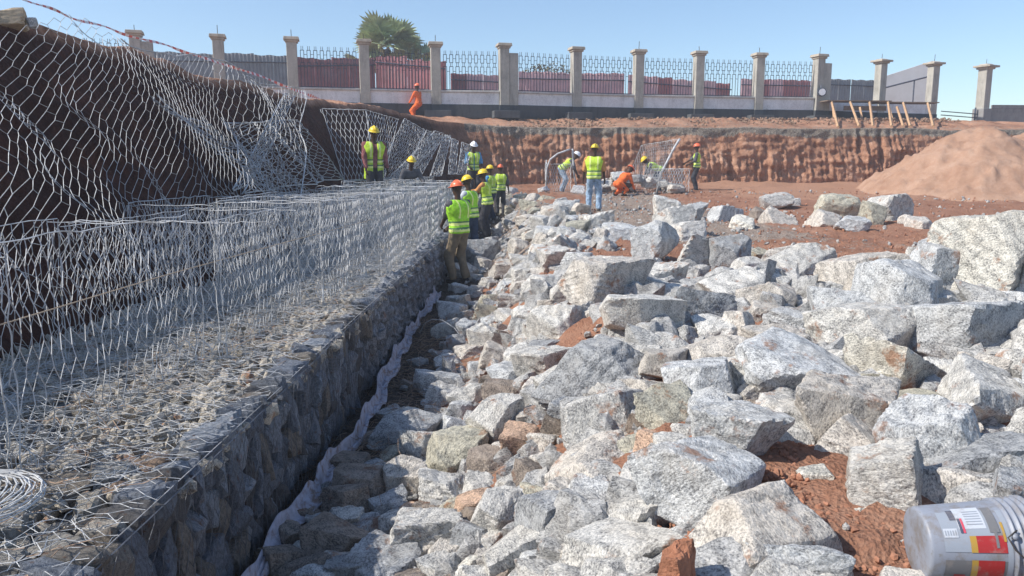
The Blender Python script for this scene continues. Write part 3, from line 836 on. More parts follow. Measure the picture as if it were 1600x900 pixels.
(0.76,7.49,0.79,0.22,0.19,0.14,'b',0),
(-0.26,22.38,0.39,0.44,0.37,0.27,'g',0),
(1.55,2.23,0.78,0.22,0.18,0.14,'d',0),
(3.04,6.59,0.92,0.24,0.2,0.16,'w',0),
(-0.48,3.81,0.11,0.21,0.18,0.13,'w',0),
(-0.94,3.84,0.03,0.23,0.2,0.14,'g',0),
(1.78,22.37,1.06,0.33,0.23,0.21,'b',0),
(-0.33,4.22,0.16,0.21,0.18,0.13,'o',0),
(-0.28,9.29,0.22,0.3,0.22,0.18,'b',0),
(1.39,18.41,0.98,0.23,0.19,0.17,'o',0),
(2.26,4.19,0.8,0.25,0.21,0.15,'o',0),
(0.98,4.52,0.77,0.16,0.13,0.1,'o',0),
(0.14,3.22,0.4,0.17,0.12,0.1,'b',0),
(-0.68,4.29,0.05,0.21,0.18,0.13,'g',0),
(0.02,13.77,0.46,0.26,0.22,0.18,'g',0),
(2.91,4.33,0.85,0.21,0.18,0.13,'b',0),
(-0.11,3.08,0.27,0.21,0.18,0.13,'d',0),
(0.2,4.61,0.44,0.19,0.16,0.11,'w',0),
(3.18,9.94,0.96,0.33,0.28,0.25,'o',0),
(3.75,6.15,1.01,0.2,0.17,0.14,'b',0),
(0.27,3.16,0.47,0.16,0.13,0.1,'w',0),
(1.06,4.13,0.8,0.27,0.23,0.19,'b',0),
(-0.03,4.8,0.31,0.17,0.14,0.1,'w',0),
(-0.3,27.34,0.81,0.53,0.45,0.35,'g',0),
(1.47,23.02,1.08,0.33,0.28,0.24,'g',0),
(0.97,5.69,0.81,0.22,0.19,0.14,'g',0),
(-0.39,12.78,0.18,0.36,0.3,0.22,'g',0),
(2.24,3.75,0.79,0.2,0.17,0.12,'w',0),
(1.02,3.27,0.77,0.16,0.13,0.11,'g',0),
(3.94,7.91,1.07,0.25,0.21,0.19,'b',0),
(0.73,4.2,0.7,0.16,0.13,0.11,'d',0),
(-0.11,3.69,0.26,0.16,0.14,0.1,'g',0),
(-0.18,4,0.23,0.19,0.16,0.12,'d',0),
(3.52,5.43,0.96,0.22,0.18,0.14,'w',0)
]
N_HAND = 198
TONE = {'g': (1.02, 1.0, .96), 'b': (.93, .95, .97), 'w': (1.0, .94, .87), 'c': (1.12, 1.08, .98), 's': (.66, .68, .71), 'o': (.86, .82, .68), 'd': (.52, .44, .38), 'r': (1.0, .70, .52)}
ICOS = {}
def ico(n):
    if n not in ICOS: V, Fc = ico_base(n); ICOS[n] = (V/np.linalg.norm(V, axis=1)[:, None], Fc)
    return ICOS[n]
def rock_mesh(seed, dims, detail=2, rough=1.0):
    D, Fc = ico({1: 3, 2: 4, 3: 5}[detail]); g = np.random.default_rng(seed)
    th = g.uniform(0, PI); Rz = np.array([[math.cos(th), -math.sin(th), 0], [math.sin(th), math.cos(th), 0], [0, 0, 1]])
    r = poly_radius(D, seed, .013)
    P = (D*r[:, None]) @ Rz.T
    o = (seed*3.7) % 50
    n1 = fbm(P*1.5+o, 4); n2 = fbm(P*5+o, 4)
    bd = g.normal(size=3)*.5+np.array([0, 0, .8]); t = (P @ bd)*2.6 + n1*1.1
    st = np.minimum(np.abs((t % 1)-.5)*4, 1)-.6
    P = P + D*(rough*(.10*n1+.055*n2+.030*st))[:, None]
    P -= (P.max(0)+P.min(0))/2; P *= np.array(dims)/(P.max(0)-P.min(0))
    return np_mesh('rock', P, Fc, False)

SIZEW = [(.16, 'small'), (.30, 'mid-sized'), (9, 'large')]
TONEW = {'g': 'pale grey', 'b': 'blue-grey', 'w': 'warm grey', 'c': 'whitish', 's': 'slate-dark', 'o': 'olive-brown', 'd': 'dark brown', 'r': 'rust-stained'}
marks = [(r[0], r[1], r[7]) for r in ROCKS if r[7]]
SHORT = {}
def short(lbl):
    for cut in (',', ' beside', ' at ', ' in ', ' behind', ' below', ' before', ' with', ' leaning', ' resting', ' left of', ' right of', ' lying', ' sitting', ' standing', ' cut by', ' just', ' facing', ' above', ' on ', ' wedged', ' perched', ' half', ' pointing', ' across', ' directly', ' capping', ' over', ' alone', ' upright', ' catching'):
        lbl = lbl.split(cut)[0]
    return lbl
seen_labels = set()
def auto_label(x, y, sz, tone):
    s = next(n for l, n in SIZEW if sz < l)
    cs = sorted(marks, key=lambda m: math.hypot(m[0]-x, m[1]-y))[:5]
    for mx, my, ml in cs:
        dx, dy = x-mx, y-my
        rel = ('beyond' if dy > 0 else 'in front of') if abs(dy) > abs(dx) else ('on the open-ground side of' if dx > 0 else 'on the trench side of')
        for form in ('%s %s rock %s the %s', '%s %s stone %s the %s', '%s angular %s rock %s the %s', '%s rough %s chunk %s the %s'):
            if form.startswith('%s angular') or form.startswith('%s rough'):
                t = form % (s, TONEW[tone], rel, short(ml))
            else: t = form % (s, TONEW[tone], rel, short(ml))
            t = ' '.join(t.split()[:16])
            if t not in seen_labels:
                seen_labels.add(t); return t
    return t
UNIQ = ['', 'chipped ', 'jagged ', 'squat ', 'tilted ', 'broken ', 'weathered ', 'blunt ']
def unique(lb, noun):
    for u in UNIQ:
        t = lb.replace(noun, u+noun, 1)
        if t not in seen_labels: seen_labels.add(t); return t
    return lb
def stack_zone(y): return 'rocks of the loose granite heap' if y < 13 else 'rocks at the far end of the heap' if y < 16 else 'stones beyond the heap'
for i, (x, y, z, sx, sy, sz, tone, lab) in enumerate(ROCKS):
    px = sx/max(y, 1)*774
    det = 3 if px > 42 else 2 if px > 15 else 1
    me = rock_mesh(1000+i*7, (sx*1.24, sy*1.35, sz*1.3), det)
    o = link('boulder' if sx > .35 else 'rock', me, None, [M['rock']])
    o.location = (x, y, z-.02)
    o.rotation_euler = (rnd.uniform(-.12, .12), rnd.uniform(-.2, .2), rnd.uniform(-.2, .2))
    t = TONE[tone]; k = rnd.uniform(.9, 1.08)
    o.color = (t[0]*k, t[1]*k, t[2]*k, 1)
    tag(o, lab if lab else auto_label(x, y, sx, tone), 'boulder' if sx > .35 else 'rock', stack_zone(y))

# rubble that fills the heap between them: past counting
def in_heap(x, y):
    if y < 1.6 or y > 23: return False
    xa = float(np.interp(y, [0, 5, 12, 20, 26], [-.95, -.75, -.75, -.45, -.2]))
    if x < xa: return False
    if x > 2.7 and y > 8.3: return False
    if x > 1.7 and y > 9.6: return False
    if y > 11.5: return x < float(np.interp(y, [11.5, 14, 17, 20, 23], [3.6, 2.2, 1.5, 1.0, .3]))
    for hx, hy, a, b in ((1.30, 3.0, .50, .75), (.55, 2.35, .16, .35), (1.57, 6.8, .38, 1.3), (.54, 6.0, .28, .8), (1.58, 11.3, .7, 1.6), (3.6, 9.0, 1.2, 1.4), (.98, 8.6, .25, .9)):
        if ((x-hx)/a)**2+((y-hy)/b)**2 < 1: return False
    return x < 1.2+y*.75
bigs = []
ICO2 = ico_base(2)
for (cnt, lo, hi, nm, lb, ymin) in ((1500, .10, .19, 'loose_blocks', 'chunky grey blocks filling the lower layer of the heap', 1.6), (1500, .05, .10, 'rock_rubble', 'angular grey rubble packed between the boulders of the heap', 1.6), (5200, .02, .055, 'rock_chips', 'small grey rock chips in the gaps of the heap', 1.6)):
    P = []; S = []
    for _ in range(cnt):
        y = rnd.uniform(1.6, 12) if rnd.random() < .65 else rnd.uniform(11, 23)
        x = rnd.uniform(-1, 1.3+min(y, 12)*.75)
        if not in_heap(x, y): continue
        s_ = rnd.uniform(lo, hi)*(1.0 if y > 5 else .8)*(.62 if x < .1 and lo > .08 else 1); P.append((x, y, float(H(x, y))+s_*rnd.uniform(-.35, .22))); S.append(s_)
    tag(link(nm, scatter_mesh(nm, P, S, ico(3) if lo > .08 else ICO2 if lo > .04 else ICO1), None, [M['rubble']]), lb, 'rubble', kind='stuff')
# gravel and clods over the open ground
P = []; S = []
for _ in range(9000):
    y = rnd.uniform(1.5, 29); x = rnd.uniform(-1.1, 2+y*.7)
    dens = .55 if (12 < y < 28 and x < 4.5) else .13
    if rnd.random() > dens: continue
    s = rnd.choice((.008, .012, .016, .022, .03))*(1+.03*y)
    P.append((x, y, float(H(x, y))+.02+s*.3)); S.append(s)
tag(link('gravel', scatter_mesh('gravel', P, S), None, [M['rubble']]), 'grey stone chips strewn over the red pit floor', 'gravel', kind='stuff')
P = []; S = []
for _ in range(6500):
    if rnd.random() < .55: y = rnd.uniform(1.7, 4.0); x = rnd.uniform(.4, 2.4)
    else: y = rnd.uniform(4, 30); x = rnd.uniform(.3, 1+y*.6)
    s = rnd.uniform(.005, .016)*(1+.05*y)
    P.append((x, y, float(H(x, y))+.015+s*.3)); S.append(s)
tag(link('soil_crumbs', scatter_mesh('clods', P, S), None, [plain('red_clod', (.33, .16, .10), .95, var=.4, scale=12, bump=.5)]), 'loose crumbs of red earth between the rocks', 'soil clods', kind='stuff')
# tall lump of packed red soil among the rocks
me = rock_mesh(83, (.13, .17, .30), 3, 2.4)
o = link('soil_lump', me, None, [plain('packed_red_soil', (.33, .15, .09), .95, var=.35, scale=14, bump=.9)])
o.location = (.53, 2.30, .79); tag(o, 'upright lump of packed red soil wedged between grey boulders near the bottom edge', 'soil lump')
# ------------------------------------------------------------------ wire netting
def edge_prisms(A, B, R):
    """three-sided prisms for wire segments"""
    A = np.asarray(A, float); B = np.asarray(B, float); R = np.broadcast_to(np.asarray(R, float), (len(A),))
    D = B-A; Ln = np.linalg.norm(D, axis=1); ok = Ln > 1e-5; A, B, D, R, Ln = A[ok], B[ok], D[ok], R[ok], Ln[ok]
    D = D/Ln[:, None]
    ref = np.where(np.abs(D[:, 2:3]) > .9, np.array([[1., 0, 0]]), np.array([[0, 0, 1.]]))
    U = np.cross(D, ref); U /= np.linalg.norm(U, axis=1)[:, None]; W = np.cross(D, U)
    V = []
    for Q in (A, B):
        for k in range(3):
            t = 2*PI*k/3
            V.append(Q + U*(R*math.cos(t))[:, None] + W*(R*math.sin(t))[:, None])
    V = np.stack(V, 1).reshape(-1, 3); b = (np.arange(len(A))*6)[:, None]
    Fc = np.concatenate([b+np.array([k, (k+1) % 3, 3+(k+1) % 3, 3+k]) for k in range(3)], 0)
    return V, Fc
def net_edges(TL, TR, BR, BL, cw=.085, ch=.115, r=.0024, bulge=.03, seed=0, jit=.012, fn=None, size=None, border=True, clip=None, tw=1.12, lattice=None):
    TL, TR, BR, BL = (np.array(p, float) for p in (TL, TR, BR, BL))
    wid = size[0] if size else .5*(np.linalg.norm(TR-TL)+np.linalg.norm(BR-BL)); hei = size[1] if size else .5*(np.linalg.norm(BL-TL)+np.linalg.norm(BR-TR))
    nc = max(2, int(round(wid/cw))); nr = max(2, int(round(hei/ch)))
    nrm = np.cross(TR-TL, BL-TL); nrm /= np.linalg.norm(nrm)
    a = .42; g = np.random.default_rng(seed)
    def P(s, t):
        s = np.clip(s, 0, 1)[..., None]; t = np.clip(t, 0, 1)[..., None]
        return (TL*(1-s)+TR*s)*(1-t)+(BL*(1-s)+BR*s)*t
    rows, cols = np.meshgrid(np.arange(nr+1), np.arange(nc+1), indexing='ij')
    off = .5*(rows % 2)
    s = (cols+off)/(nc+.5)
    t0 = (rows)/(nr+a); t1 = (rows+a)/(nr+a)
    def J(p):
        q = p + g.normal(size=p.shape)*jit*.5
        w = fbm(p*2.3+seed*3.1, 3)[..., None]
        q = q + nrm*w*bulge*2 + nrm*(fbm(p*.7+seed, 2)[..., None])*bulge*2
        q = q + (vnoise(p*1.9+seed+40)[..., None])*(TR-TL)/np.linalg.norm(TR-TL)*cw*.35
        return q
    T0 = J(P(s, t0)); T1 = J(P(s, t1))
    A = [T0.reshape(-1, 3)]; B = [T1.reshape(-1, 3)]; R = [np.full(T0.shape[0]*T0.shape[1], r*tw)]
    for rr in range(nr):
        top = T1[rr]; bot = T0[rr+1]
        if rr % 2 == 0:    # next row is shifted +.5
            pairs = [(top, bot), (top[1:], bot[:-1])]
        else:
            pairs = [(top[:-1], bot[1:]), (top, bot)]
        for x, y in pairs: A.append(x); B.append(y); R.append(np.full(len(x), r))
    if border:
        for (x, y) in ((TL, TR), (TR, BR), (BR, BL), (BL, TL)):
            k = 14; w = np.linspace(0, 1, k+1)[:, None]; L = x*(1-w)+y*w + g.normal(size=(k+1, 3))*.006
            A.append(L[:-1]); B.append(L[1:]); R.append(np.full(k, r*1.7))
    A, B, R = np.concatenate(A), np.concatenate(B), np.concatenate(R)
    if clip is not None:
        k = clip((A+B)/2); A, B, R = A[k], B[k], R[k]
    if fn is not None: A, B = fn(A), fn(B)
    return A, B, R
def net(name, quad, parent=None, mat=None, **kw):
    V, Fc = edge_prisms(*net_edges(*quad, **kw))
    return link(name, np_mesh(name, V, Fc), parent, [mat or M['wire']])

GX = lambda y: np.interp(y, [0, 3, 14, 25], [-1.44, -1.41, -1.29, -1.08])     # outer face of the gabion course
# ------------------------------------------------------------------ filled gabion course
gw = empty('gabion_wall', (-2.3, 12, 0)); tag(gw, 'long low gabion wall packed with grey stone, running from the near edge to the far workers', 'gabion wall')
OFFS = Vector(gw.location)
def loc_child(o): o.parent = gw; o.location = Vector(o.location)-OFFS; return o
mb = MB()
ys = np.linspace(.3, 25.5, 26)
for i in range(25):
    a, b = ys[i], ys[i+1]; xa, xb = GX(a)-.12, GX(b)-.12
    V = [(xa, a, -.05), (xb, b, -.05), (xb, b, .70), (xa, a, .70), (-3.7, a, -.05), (-3.7, b, -.05), (-3.7, b, .70), (-3.7, a, .70)]
    mb.add(V, [(0, 1, 2, 3), (3, 2, 6, 7)] + ([(0, 3, 7, 4)] if i == 0 else []) + ([(1, 5, 6, 2)] if i == 24 else []))
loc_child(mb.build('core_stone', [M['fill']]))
fills = []
for k in range(14):
    r = random.Random(k)
    me = np_mesh('stone', *(lambda D, Fc: (lambda P: (P/(P.max(0)-P.min(0)), Fc))(D*poly_radius(D, 5000+k, .02, 8)[:, None]*(1+.12*fbm(D*2.3+k, 3))[:, None]))(*ico(3)))
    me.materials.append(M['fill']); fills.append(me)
FILL_T = [(.52, .58, .70), (.70, .78, .92), (.40, .45, .55), (.56, .51, .46), (.32, .31, .32), (.9, .94, 1.0)]  # mostly cool, dark tints: the wall face's shade painted into its stones
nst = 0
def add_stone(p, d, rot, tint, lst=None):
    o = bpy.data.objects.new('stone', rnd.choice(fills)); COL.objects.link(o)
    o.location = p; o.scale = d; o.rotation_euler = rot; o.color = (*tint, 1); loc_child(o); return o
# face stones, set on edge so that they show tall and narrow
y = 1.7
while y < 7.2:
    w = rnd.uniform(.08, .155)*(1+.015*y); z = .02
    while z < .74:
        h = rnd.uniform(.17, .34); h = min(h, .84-z)
        if h < .08: break
        t = rnd.choice(FILL_T[:5]); add_stone((float(GX(y))-.085+rnd.uniform(-.012, .010), y+w/2+rnd.uniform(-.02, .02), z+h/2), (rnd.uniform(.18, .26), w*1.12, h*1.1), (rnd.uniform(-.3, .3), rnd.uniform(-.05, .05), rnd.uniform(-.08, .08)), t)
        nst += 1; z += h*.93
    y += w*.93
P = []; S = []
while y < 25.3:
    for z in np.arange(.06, .8, .12):
        P.append((float(GX(y))-.07+rnd.uniform(-.03, .03), y, z+rnd.uniform(-.04, .04))); S.append(rnd.uniform(.06, .10))
    y += .09
far_face = scatter_mesh('face_fill', P, S, ICO2); 
o = link('stone_fill', far_face, None, [M['fill']]); o.color = (.6, .64, .72, 1); o['kind'] = 'stuff'; loc_child(o)  # far face stones tinted with the same painted shade
# top stones near by
y = 1.75
ntop = 0
while y < 4.6 and ntop+nst < 292:
    x = float(GX(y))-.02; 
    while x > -3.3:
        w = rnd.uniform(.11, .22)*(1+.1*(y-1.7))
        add_stone((x-w/2, y+rnd.uniform(-.03, .03), .735+rnd.uniform(-.02, .025)), (w*1.1, rnd.uniform(.12, .2), rnd.uniform(.09, .15)), (rnd.uniform(-.3, .3), rnd.uniform(-.3, .3), rnd.uniform(0, 3)), rnd.choice([(1.0, .92, .80), (.86, .83, .78), (.60, .53, .46), (1.15, 1.05, .92), (.84, .60, .44)]))  # warmer, brighter tints paint sunlight into the top stones
        x -= w*1.0; ntop += 1
        if ntop+nst >= 296: break
    y += .15
P = []; S = []
for _ in range(7000):
    yy = rnd.uniform(1.5, 25.3) if rnd.random() < .5 else rnd.uniform(1.5, 12)
    xx = rnd.uniform(-3.7, float(GX(yy))+.01)
    sz = rnd.uniform(.022, .062)*(1 if yy > 4 else .7)
    P.append((xx, yy, .735+rnd.uniform(-.02, .04))); S.append(sz)
o = link('stone_fill', scatter_mesh('top_fill', P, S, ICO1), None, [M['fill']]); o.color = (1.12, 1.02, .88, 1); o['kind'] = 'stuff'; loc_child(o)  # sunlit look of the top put into the tint
# netting over the face and the lid
def face_warp(q): 
    q = q.copy(); q[..., 0] = GX(q[..., 1])+.022+fbm(q*2.5, 3)*.03; return q
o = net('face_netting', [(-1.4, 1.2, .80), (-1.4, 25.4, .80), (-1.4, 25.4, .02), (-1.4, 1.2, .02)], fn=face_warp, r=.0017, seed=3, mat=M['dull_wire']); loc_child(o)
def lid_warp(q):
    q = q.copy(); q[..., 2] = .815+np.abs(fbm(q*3.1, 3))*.09; return q
o = net('lid_netting', [(-3.4, 1.2, .82), (-3.3, 25.4, .82), (-1.1, 25.4, .82), (-1.42, 1.2, .82)], fn=lid_warp, r=.0013, cw=.10, ch=.13, seed=4, bulge=.0); loc_child(o)
def scribbles(n, area, zf, r, rng_, L=(.08, .35)):
    A = []; B = []
    for _ in range(n):
        x = rng_.uniform(area[0], area[1]); y = rng_.uniform(area[2], area[3]); th = rng_.uniform(0, 2*PI); l = rng_.uniform(*L); cur = rng_.uniform(-9, 9)
        p = np.array([x, y, zf(x, y)+rng_.uniform(0, .04)]); k = 5
        for i in range(k):
            q = p + np.array([math.cos(th), math.sin(th), rng_.uniform(-.45, .5)])*l/k
            q[2] = max(q[2], zf(q[0], q[1])+.004)
            if area[1] < -1.3: q[0] = min(q[0], float(GX(q[1]))-.01)
            A.append(p); B.append(q); th += cur*l/k+rng_.uniform(-.4, .4); p = q
    return edge_prisms(A, B, r)
V, Fc = scribbles(2300, (-3.3, -1.50, 1.6, 12), lambda x, y: .80, .0014, rnd)
V2, F2 = scribbles(1300, (-3.2, -1.42, 8, 25), lambda x, y: .80, .0026, rnd, (.1, .3))
o = link('loose_wire_ends', np_mesh('w', np.concatenate([V, V2]), np.concatenate([Fc, F2+len(V)])), None, [M['wire']]); o['kind'] = 'stuff'; loc_child(o)
V, Fc = scribbles(160, (-3.0, -1.5, 1.6, 8), lambda x, y: .81, .0020, rnd, (.1, .5))
o = link('rusty_wire_ends', np_mesh('w', V, Fc), None, [M['rusty_wire']]); o['kind'] = 'stuff'; loc_child(o)
# partly filled second course at the far end
P = []; S = []
for _ in range(700):
    yy = rnd.uniform(23.8, 26.5); xx = rnd.uniform(-3, -1.0); zz = .85 + .28*rnd.random()
    P.append((xx, yy, zz)); S.append(rnd.uniform(.06, .11))
o = link('second_course_fill', scatter_mesh('sc', P, S, ICO1), None, [M['fill']]); o.color = (.9, .92, .95, 1); o['kind'] = 'stuff'; loc_child(o)
# wire tangle lying in the trench
V, Fc = scribbles(520, (-1.2, -.5, 4.5, 11), lambda x, y: float(H(x, y))+.02, .0018, rnd, (.15, .7))
tag(link('wire_offcuts', np_mesh('w', V, Fc), None, [M['rusty_wire']]), 'tangle of thin dull wire lying on the dark trench floor', 'wire scrap', kind='stuff')
# arching loose wire beside the trench
mb = MB(); mb.tube([(-1.12+.0, 9.2, .12), (-1.05, 9.1, .26), (-.95, 9.0, .33), (-.82, 8.95, .33), (-.68, 8.9, .25), (-.62, 8.8, .2)], .004, 4)
tag(mb.build('loose_wire', [M['wire']]), 'single pale wire arching over the trench edge by a blue-grey stone', 'wire')

# ------------------------------------------------------------------ open baskets
ORD = ['first', 'second', 'third', 'fourth', 'fifth', 'sixth', 'seventh', 'eighth', 'ninth', 'tenth', 'eleventh']
def basket_mesh(kind, seed, r):
    W, Hh = (2.0, 1.0) if kind == 'long' else (.95, 1.0)
    V, Fc = edge_prisms(*net_edges((0, 0, Hh), (W, 0, Hh), (W, 0, 0), (0, 0, 0), seed=seed, r=r, bulge=.04, jit=.005, cw=.10, ch=.135))
    me = np_mesh('netting_'+kind, V, Fc); me.materials.append(M['wire']); return me
LONG = {q: [basket_mesh('long', 20+s+10*q, (.0023, .0031, .0040)[q]) for s in range(3)] for q in range(3)}
SHRT = {q: [basket_mesh('end', 60+s+10*q, (.0023, .0031, .0040)[q]) for s in range(3)] for q in range(3)}
def basket(i, y0, x_front, depth, label, group, height=1.0):
    k_dia = y0 > 4.5
    t = empty('wire_basket', (x_front-depth/2, y0+1, .82)); tag(t, label, 'wire basket', group)
    q = 0 if y0 < 6 else 1 if y0 < 13 else 2
    def put(name, me, p, rz, sc=(1, 1, 1), tilt=0):
        o = bpy.data.objects.new(name, me); COL.objects.link(o); o.parent = t; o.location = p; o.rotation_euler = (tilt, 0, rz); o.scale = sc; return o
    hs = height*rnd.uniform(.96, 1.04); j = lambda a=.03: rnd.uniform(-a, a)
    put('front_panel', rnd.choice(LONG[q]), (depth/2+j(), -1, 0), PI/2+j(.02), (1, 1, hs), j(.05))
    put('back_panel', rnd.choice(LONG[q]), (-depth/2+j(), -1, 0), PI/2+j(.03), (1, 1, hs*rnd.uniform(.95, 1.03)), j(.06))
    for k, yy in enumerate((-.99, .99)):
        put('end_panel', rnd.choice(SHRT[q]), (-depth/2, yy+j(.02), 0), j(.05), (depth/.95, 1, hs*rnd.uniform(.93, 1)), j(.08))
    if k_dia: put('diaphragm', rnd.choice(SHRT[q]), (-depth/2, j(.05), 0), j(.08), (depth/.95, 1, hs*rnd.uniform(.9, .98)), j(.12))
    return t
for k in range(11):
    y0 = 1.1+2.03*k; xf = float(GX(y0+1))-.13-float(np.interp(y0+1, [2, 5, 11.5], [.62, .56, .03]))
    basket(k, y0, xf, .98, '%s open wire basket from the near end, on the gabion edge' % ORD[k], 'open baskets along the gabion edge', .95)
for k in range(8):
    y0 = 7.2+2.03*k; xf = float(GX(y0+1))-1.18-float(np.interp(y0+1, [2, 5, 11.5], [.5, .4, .03]))
    basket(k, y0, xf, .85, '%s open wire basket from the near end, against the bank' % ORD[k], 'open baskets along the bank', .97)
# the string that runs through the baskets
mb = MB(); mb.tube([(-2.18, 1.4, 1.475), (-2.13, 3, 1.47), (-2.08, 4.6, 1.475), (-1.98, 6.5, 1.47), (-1.7, 9.5, 1.48)], .0035, 4)
tag(mb.build('setting_out_string', [plain('brown_string', (.40, .32, .24), .9)]), 'thin brown level string stretched through the front baskets', 'string')

# ------------------------------------------------------------------ sheets of netting hung and leant on the bank
def sheet(quad, label, **kw):
    o = net('netting_sheet', quad, **kw); tag(o, label, 'wire netting', 'loose netting sheets along the earth bank'); return o
def drape(q):
    q = q.copy(); q[..., 0] += .10*np.sin(q[..., 1]*2.1+q[..., 2]*1.3) + .07*np.sin(q[..., 1]*5.3); return q
# the bank slope as a plane: y along the pit, u metres up the slope from its foot
def slope3(q):
    y, u = q[..., 0], q[..., 1]; f = u/3.6
    w = .10*np.sin(y*1.3+u*.9)+.16*fbm(np.stack([y*.5, u*.6, y*0], -1), 3)
    return np.stack([-3.25-1.95*f+.16+w*.8, y, 1.0+2.78*f+.14+w*.6], -1)
def slope_net(label, row, col, region, org, nrow, ncol, r, seed, jit=.03, tw=1.0):
    """row, col: lattice steps on the slope; region(y, u) -> bool keeps the sheet's outline"""
    row = np.array(row); col = np.array(col); o0 = np.array(org); TL = o0; TR = o0+row*(ncol+.5); BL = o0+col*(nrow+.42); BR = TR+col*(nrow+.42)
    q4 = [np.array([*p, 0.0]) for p in (TL, TR, BR, BL)]
    V, Fc = edge_prisms(*net_edges(*q4, cw=1, ch=1, size=(ncol, nrow), r=r, seed=seed, jit=jit, bulge=0, border=False, tw=tw, fn=slope3, clip=lambda m: region(m[:, 0], m[:, 1])))
    o = link('netting_sheet', np_mesh('netting', V, Fc), None, [M['wire']]); tag(o, label, 'wire netting', 'loose netting sheets along the earth bank'); return o
crest = lambda y: (np.interp(y, [4, 12, 18, 23], [3.55, 3.72, 3.78, 4.0])-1.14)/2.78*3.6-.02+.04*np.sin(y*1.7)
edge1 = lambda u: 9.6+u*.95
slope_net('biggest wire netting sheet, slanting down the dark bank from its crest beside the tan sandbag', (.235, .078), (-.13, -.145), lambda y, u: (u < crest(y)) & (u > .05) & (y < edge1(u)) & (u < 2.75+(y-7.1)*.32), (-4.0, 4.6), 116, 156, .0030, 31, .012)
slope_net('netting sheet with a straight folded edge reaching up to the bank crest', (.32, .05), (-.10, -.17), lambda y, u: (u < crest(y)) & (u > .05) & (y > edge1(u)) & (y < 11.6+u*2.05), (9.5, 3.8), 36, 42, .0044, 32, .018)
mb = MB(); mb.tube([tuple(slope3(np.array([y, float(crest(y))]))+np.array([rnd.uniform(-.02, .02), 0, rnd.uniform(-.01, .05)])) for y in np.arange(9.9, 18.6, .3)], .009, 5); mb.tube([tuple(slope3(np.array([11.6+u*2.05, u]))) for u in np.linspace(.05, 3.4, 12)], .011, 5)
tag(mb.build('selvedge_wire', [M['wire']]), 'thick edge wire bounding the netting along the bank crest and down its far edge', 'wire')
# bundled folds
sheet([(-4.66, 10.4, 3.05), (-4.60, 10.6, 2.96), (-3.75, 15.0, 1.60), (-3.62, 11.5, 1.70)], 'narrow crumpled netting strip folded to a point high on the dark bank', cw=.09, ch=.16, r=.0062, seed=33, size=(.8, 3.6), bulge=.08, jit=.03)
sheet([(-5.20, 18.2, 3.78), (-5.22, 19.1, 3.80), (-3.80, 11.4, 1.88), (-3.80, 10.6, 1.80)], 'dense rolled hem of netting standing out as a straight pale strip on the bank', cw=.10, ch=.22, r=.007, seed=34, size=(.5, 7), bulge=.04)
sheet([(-4.45, 12.6, 2.80), (-4.66, 16.68, 3.08), (-3.80, 17.24, 1.85), (-3.75, 10.79, 1.75)], 'bowed lid of netting tilted over beside the folded netting sheet', cw=.18, ch=.16, r=.0068, seed=35, size=(4.4, 2.9), fn=drape)
sheet([(-4.80, 20, 3.56), (-3.78, 20.5, 3.56), (-3.40, 19.3, 1.78), (-4.08, 19, 1.78)], 'upright netting panel behind the worker in the long lime vest', cw=.13, ch=.22, r=.0062, seed=36, size=(1.1, 1.9))
sheet([(-3.78, 20.5, 3.56), (-3.07, 21.3, 3.38), (-3.21, 19.6, 1.77), (-3.42, 19.3, 1.78)], 'netting panel fanned out from the top of the upright panel', cw=.10, ch=.17, r=.0056, seed=37, size=(1.0, 1.9))
sheet([(-2.99, 22, 3.44), (-2.47, 22.4, 3.14), (-2.95, 20.6, 1.75), (-3.52, 20, 1.80)], 'tilted double netting lid just before the crouching worker', cw=.075, ch=.12, r=.0058, seed=38, size=(1.0, 2.2), jit=.02)
sheet([(-2.50, 23, 3.17), (-2.04, 23.3, 3.0), (-2.57, 21.6, 1.77), (-2.96, 21, 1.78)], 'tangled netting lid leaning over the crouching worker', cw=.06, ch=.11, r=.0055, seed=39, size=(.9, 1.9), jit=.035)
sheet([(-2.25, 23.2, 3.16), (-1.95, 23.6, 3.05), (-3.0, 21.5, 1.80), (-3.35, 21.2, 1.80)], 'netting strip pulled aslant across the tangled lid', cw=.06, ch=.12, r=.0055, seed=45, size=(.5, 2.0), jit=.03)
sheet([(-2.02, 23.5, 3.03), (-1.84, 23.6, 2.99), (-2.04, 22.6, 1.85), (-2.35, 22.4, 1.85)], 'narrow upright netting strip two strips away from the white helmet', cw=.06, ch=.11, r=.006, seed=40, size=(.5, 1.3), jit=.02)
sheet([(-1.83, 24, 2.97), (-1.65, 24.1, 2.89), (-1.67, 23.2, 1.89), (-1.88, 23, 1.9)], 'narrow netting strip standing between two other upright strips', cw=.06, ch=.11, r=.006, seed=41, size=(.4, 1.2), jit=.02)
sheet([(-1.56, 24.6, 2.87), (-1.25, 24.8, 2.76), (-1.40, 23.8, 1.89), (-1.66, 23.6, 1.89)], 'last upright netting strip, directly beside the worker in the white helmet', cw=.06, ch=.11, r=.006, seed=42, size=(.5, 1.1), jit=.02)

# coil of wire
cb = MB(); r_ = random.Random(4)
for k in range(17):
    R_ = .30-.011*k+r_.uniform(-.01, .01); cx, cy = -2.06+r_.uniform(-.02, .02), 2.72+r_.uniform(-.02, .02); a0 = r_.uniform(0, 6)
    cb.tube([(cx+R_*math.cos(a0+t*.35), cy+R_*.95*math.sin(a0+t*.35), .885+.0025*k+.012*math.sin(t*.8+k)) for t in range(19)], .0028, 4)
tag(cb.build('wire_coil', [M['wire']]), 'loose round coil of pale wire lying on the gabion top at the near end', 'wire coil')

